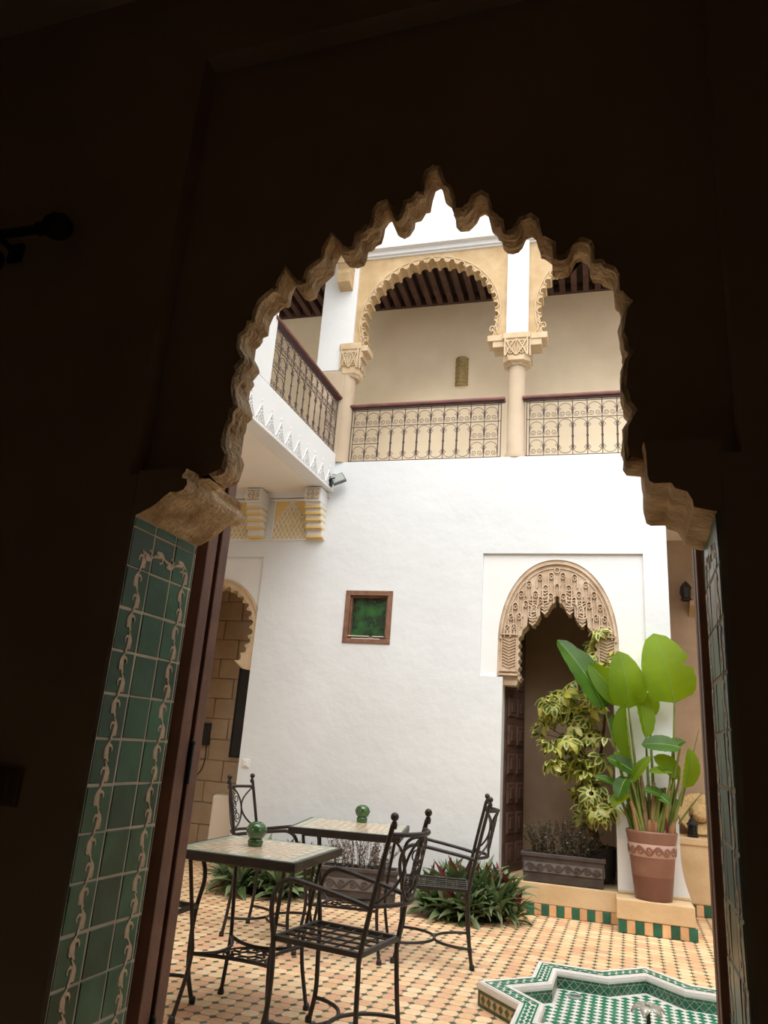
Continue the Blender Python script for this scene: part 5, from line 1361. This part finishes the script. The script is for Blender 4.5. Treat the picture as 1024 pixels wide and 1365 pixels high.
def bed(label, x0, x1, y0, y1, n, seed):
    t = thing('strap_leaf_bed', label, 'plants', ((x0+x1)/2, (y0+y1)/2, 0), 0, 'low beds of strap-leaved plants'); rnd = random.Random(seed); cx, cy = (x0+x1)/2, (y0+y1)/2
    b = MB(); b.lathe([(.0, .035), (.6, .03), (.95, .01), (1.0, 0)], (0, 0, 0), 24, sx=(x1-x0)/2*.78, sy=(y1-y0)/2*.74); b.build('soil', 'soil', t)
    k = 0; tries = 0; pts = []
    while k < n and tries < 4000:
        tries += 1; x, y = rnd.uniform(-1, 1), rnd.uniform(-1, 1)
        if abs(x)**2.6+abs(y)**2.6 > 1: continue
        X, Y = x*(x1-x0)/2, y*(y1-y0)/2
        if any(math.hypot(X-p[0], Y-p[1]) < .075 for p in pts): continue
        pts.append((X, Y)); edge = max(abs(x), abs(y))
        h = .12*(1-edge**2)+.05*rnd.random()+(.07 if y > .2 else 0)-.03
        o = inst(rnd.choice(ros), 'leaf_rosette', t, (X, Y, max(.0, h)), (rnd.uniform(-.15, .15)-y*.35*-1*(edge > .5), rnd.uniform(-.15, .15)+x*.35*(edge > .5), rnd.uniform(0, 6.28))); s_ = rnd.uniform(.85, 1.25); o.scale = (s_, s_, s_); k += 1
        if h > .05:
            b = MB(); b.tube([(X, Y, 0), (X, Y, h+.02)], .010, 5); b.build('stem', 'soil', t)
    return t
bed('bushy bed of green and maroon strap leaves between the far chair and the carved doorway', -1.67, -.91, 6.48, 7.03, 52, 5)
bed('bushy bed of green strap leaves on the left, seen under the near table', -3.46, -2.68, 6.25, 6.92, 52, 8)

# ================================================================== right passage: bench, hat, lantern, wall lamp
b = MB(F); b.box(.92, 3.2, .83, 1.345, .10, .62); b.box(.90, 3.2, .815, 1.345, .60, .665); b.box(.93, 3.2, .84, 1.345, 0, .10)
bench = tag(b.build('plaster_bench', 'tan', bevel=.012), 'tan plaster bench in the right passage with a tile band at its foot', 'bench')
band(bench, .93, 1.53, .838, .10, .066, 1)
t = FT('straw_hat', 'round straw hat leaning on the wall above the plaster bench', 'hat', 1.165, 1.10, .666)
b = MB(); b.lathe([(.085, .0), (.12, .006), (.19, .012), (.205, .010), (.19, .004), (.12, -.004), (.085, -.006)], (0, 0, 0), 30); br = b.build('brim', 'straw', t)
b2 = MB(); b2.lathe([(.092, 0), (.088, .05), (.078, .085), (.05, .10), (0, .102)], (0, 0, 0), 26); cr = b2.build('crown', 'straw', t)
b3 = MB(); b3.lathe([(.0925, .006), (.0945, .008), (.0915, .03), (.089, .03)], (0, 0, 0), 26); hb = b3.build('hat_band', 'planter_band', t)
for o in (br, cr, hb): o.location = (0, .03, .20); o.rotation_euler = (rad(68), 0, rad(4))
t = FT('metal_lantern', 'small black pierced metal lantern on the bench in front of the straw hat', 'lantern', 1.075, .93, .666)
b = MB(); b.lathe([(0, 0), (.05, 0), (.052, .012), (.042, .018), (.040, .02)], (0, 0, 0), 8, smooth=False); b.build('base', 'black', t)
b = MB()
for k in range(8):
    an = k*PI/4; b.tube([(.040*cos(an), .040*sin(an), .018), (.043*cos(an), .043*sin(an), .11)], .004, 4)
for z in (.04, .065, .09): b.tube([(.041*cos(k*PI/4), .041*sin(k*PI/4), z) for k in range(8)], .003, 4, closed=True)
b.lathe([(.036, .018), (.037, .11)], (0, 0, 0), 8, smooth=False)
b.build('cage', 'black', t)
b = MB(); b.lathe([(.055, .108), (.052, .118), (.035, .135), (.028, .155), (.012, .17), (.010, .185), (.016, .192), (.006, .20)], (0, 0, 0), 8, smooth=False); b.build('roof', 'black', t)
b = MB(); b.tube([(0, 0, .195), (0, 0, .225)]+[(.014*sin(k*PI/5), 0, .238-.014*cos(k*PI/5)) for k in range(10)], .0025, 5); b.build('hook', 'black', t)
t = FT('wall_lantern', 'black iron lantern on an ochre bracket high in the shaded passage', 'wall lamp', 1.17, 1.345, 2.86)
b = MB(); b.prism([(0, .0), (-.16, .10), (-.16, .15), (0, .15)], .02, .09, 'x'); b.build('bracket', 'ochre', t)
b = MB(); b.lathe([(.0, .15), (.055, .15), (.06, .165), (.045, .18), (.052, .28), (.062, .29), (.04, .33), (.012, .36), (0, .37)], (-.01, -.12, 0), 6, smooth=False)
b.tube(spline([(0, -.03, .25), (-.04, -.08, .30), (-.07, -.12, .24), (-.05, -.14, .18)], 5), .007, 5); b.build('lamp_cage', 'black', t)

# ================================================================== left room: board, plinth, box with a cord
t = FT('wall_board', 'tall dark grey board on the stone wall inside the left archway', 'board', -4.05, 1.36, 1.04)
b = MB(); b.box(0, .60, -.025, 0, 0, 1.02); b.build('panel', 'board', t)
b = MB()
for x0, x1, z0, z1 in ((-.02, .62, -.02, .0), (-.02, .62, 1.02, 1.04), (-.02, 0, 0, 1.02), (.60, .62, 0, 1.02)): b.box(x0, x1, -.032, 0, z0, z1)
b.build('frame', 'black', t)
t = FT('plinth', 'pale cream plaster plinth just inside the left archway', 'plinth', -3.62, .62, 0)
b = MB(); b.box(-.17, .2, -.12, .18, .03, .66); b.build('body', 'cream', t, bevel=.03)
b = MB(); b.box(-.185, .215, -.135, .195, 0, .05); b.build('foot', 'cream', t, bevel=.008)

t = thing('wall_box', 'small dark box with a dangling cord on the stone wall of the left room', 'junction box', F(*(-4.414, 1.365, 1.137)), FA)
b = MB(); b.cbox(-.05, .05, -.05, 0, 0, .26, .006); b.build('case', 'board', t)
b = MB(); b.tube(spline([(.02, -.02, .01), (.03, -.02, -.15), (.0, -.02, -.28), (-.06, -.02, -.36)], 6), .006, 5); b.build('cord', 'black', t)

# ================================================================== on the dark salon wall
t = thing('curtain_rod', 'dark iron curtain rod with a bulb finial on the unlit wall', 'curtain rod', (-1.66, YN, 2.58))
b = MB(); b.tube([(-1.2, -.07, .125), (.05, -.07, .085)], .014, 10); b.build('rod', 'black', t)
b = MB(); b.lathe([(.016, 0), (.022, .01), (.017, .02), (.024, .035), (.036, .055), (.040, .075), (.034, .1), (.015, .118), (0, .122)], (0, 0, 0), 16); o = b.build('finial', 'black', t); o.location = (.045, -.07, .085); o.rotation_euler = (0, rad(92), 0)
b = MB(); b.tube([(-.09, 0, .07), (-.09, -.07, .075)], .010, 8); b.box(-.115, -.065, -.012, 0, .04, .10); br = b.build('bracket', 'black', t)
b = MB(); b.ball((-.10, -.07, .005), .035, 12); b.ball((-.10, -.105, .005), .018, 10); b.build('knob', 'black', br)
t = thing('wall_plate', 'brown wall control plate near the left edge of the dark room', 'switch plate', (-1.39, YN, 1.105))
b = MB(); b.cbox(-.06, .065, -.014, 0, 0, .083, .004); b.build('plate', 'dark_trim', t)
b = MB(); b.cbox(-.035, .04, -.020, -.012, .018, .065, .003); b.build('rocker', 'dark_trim', t)
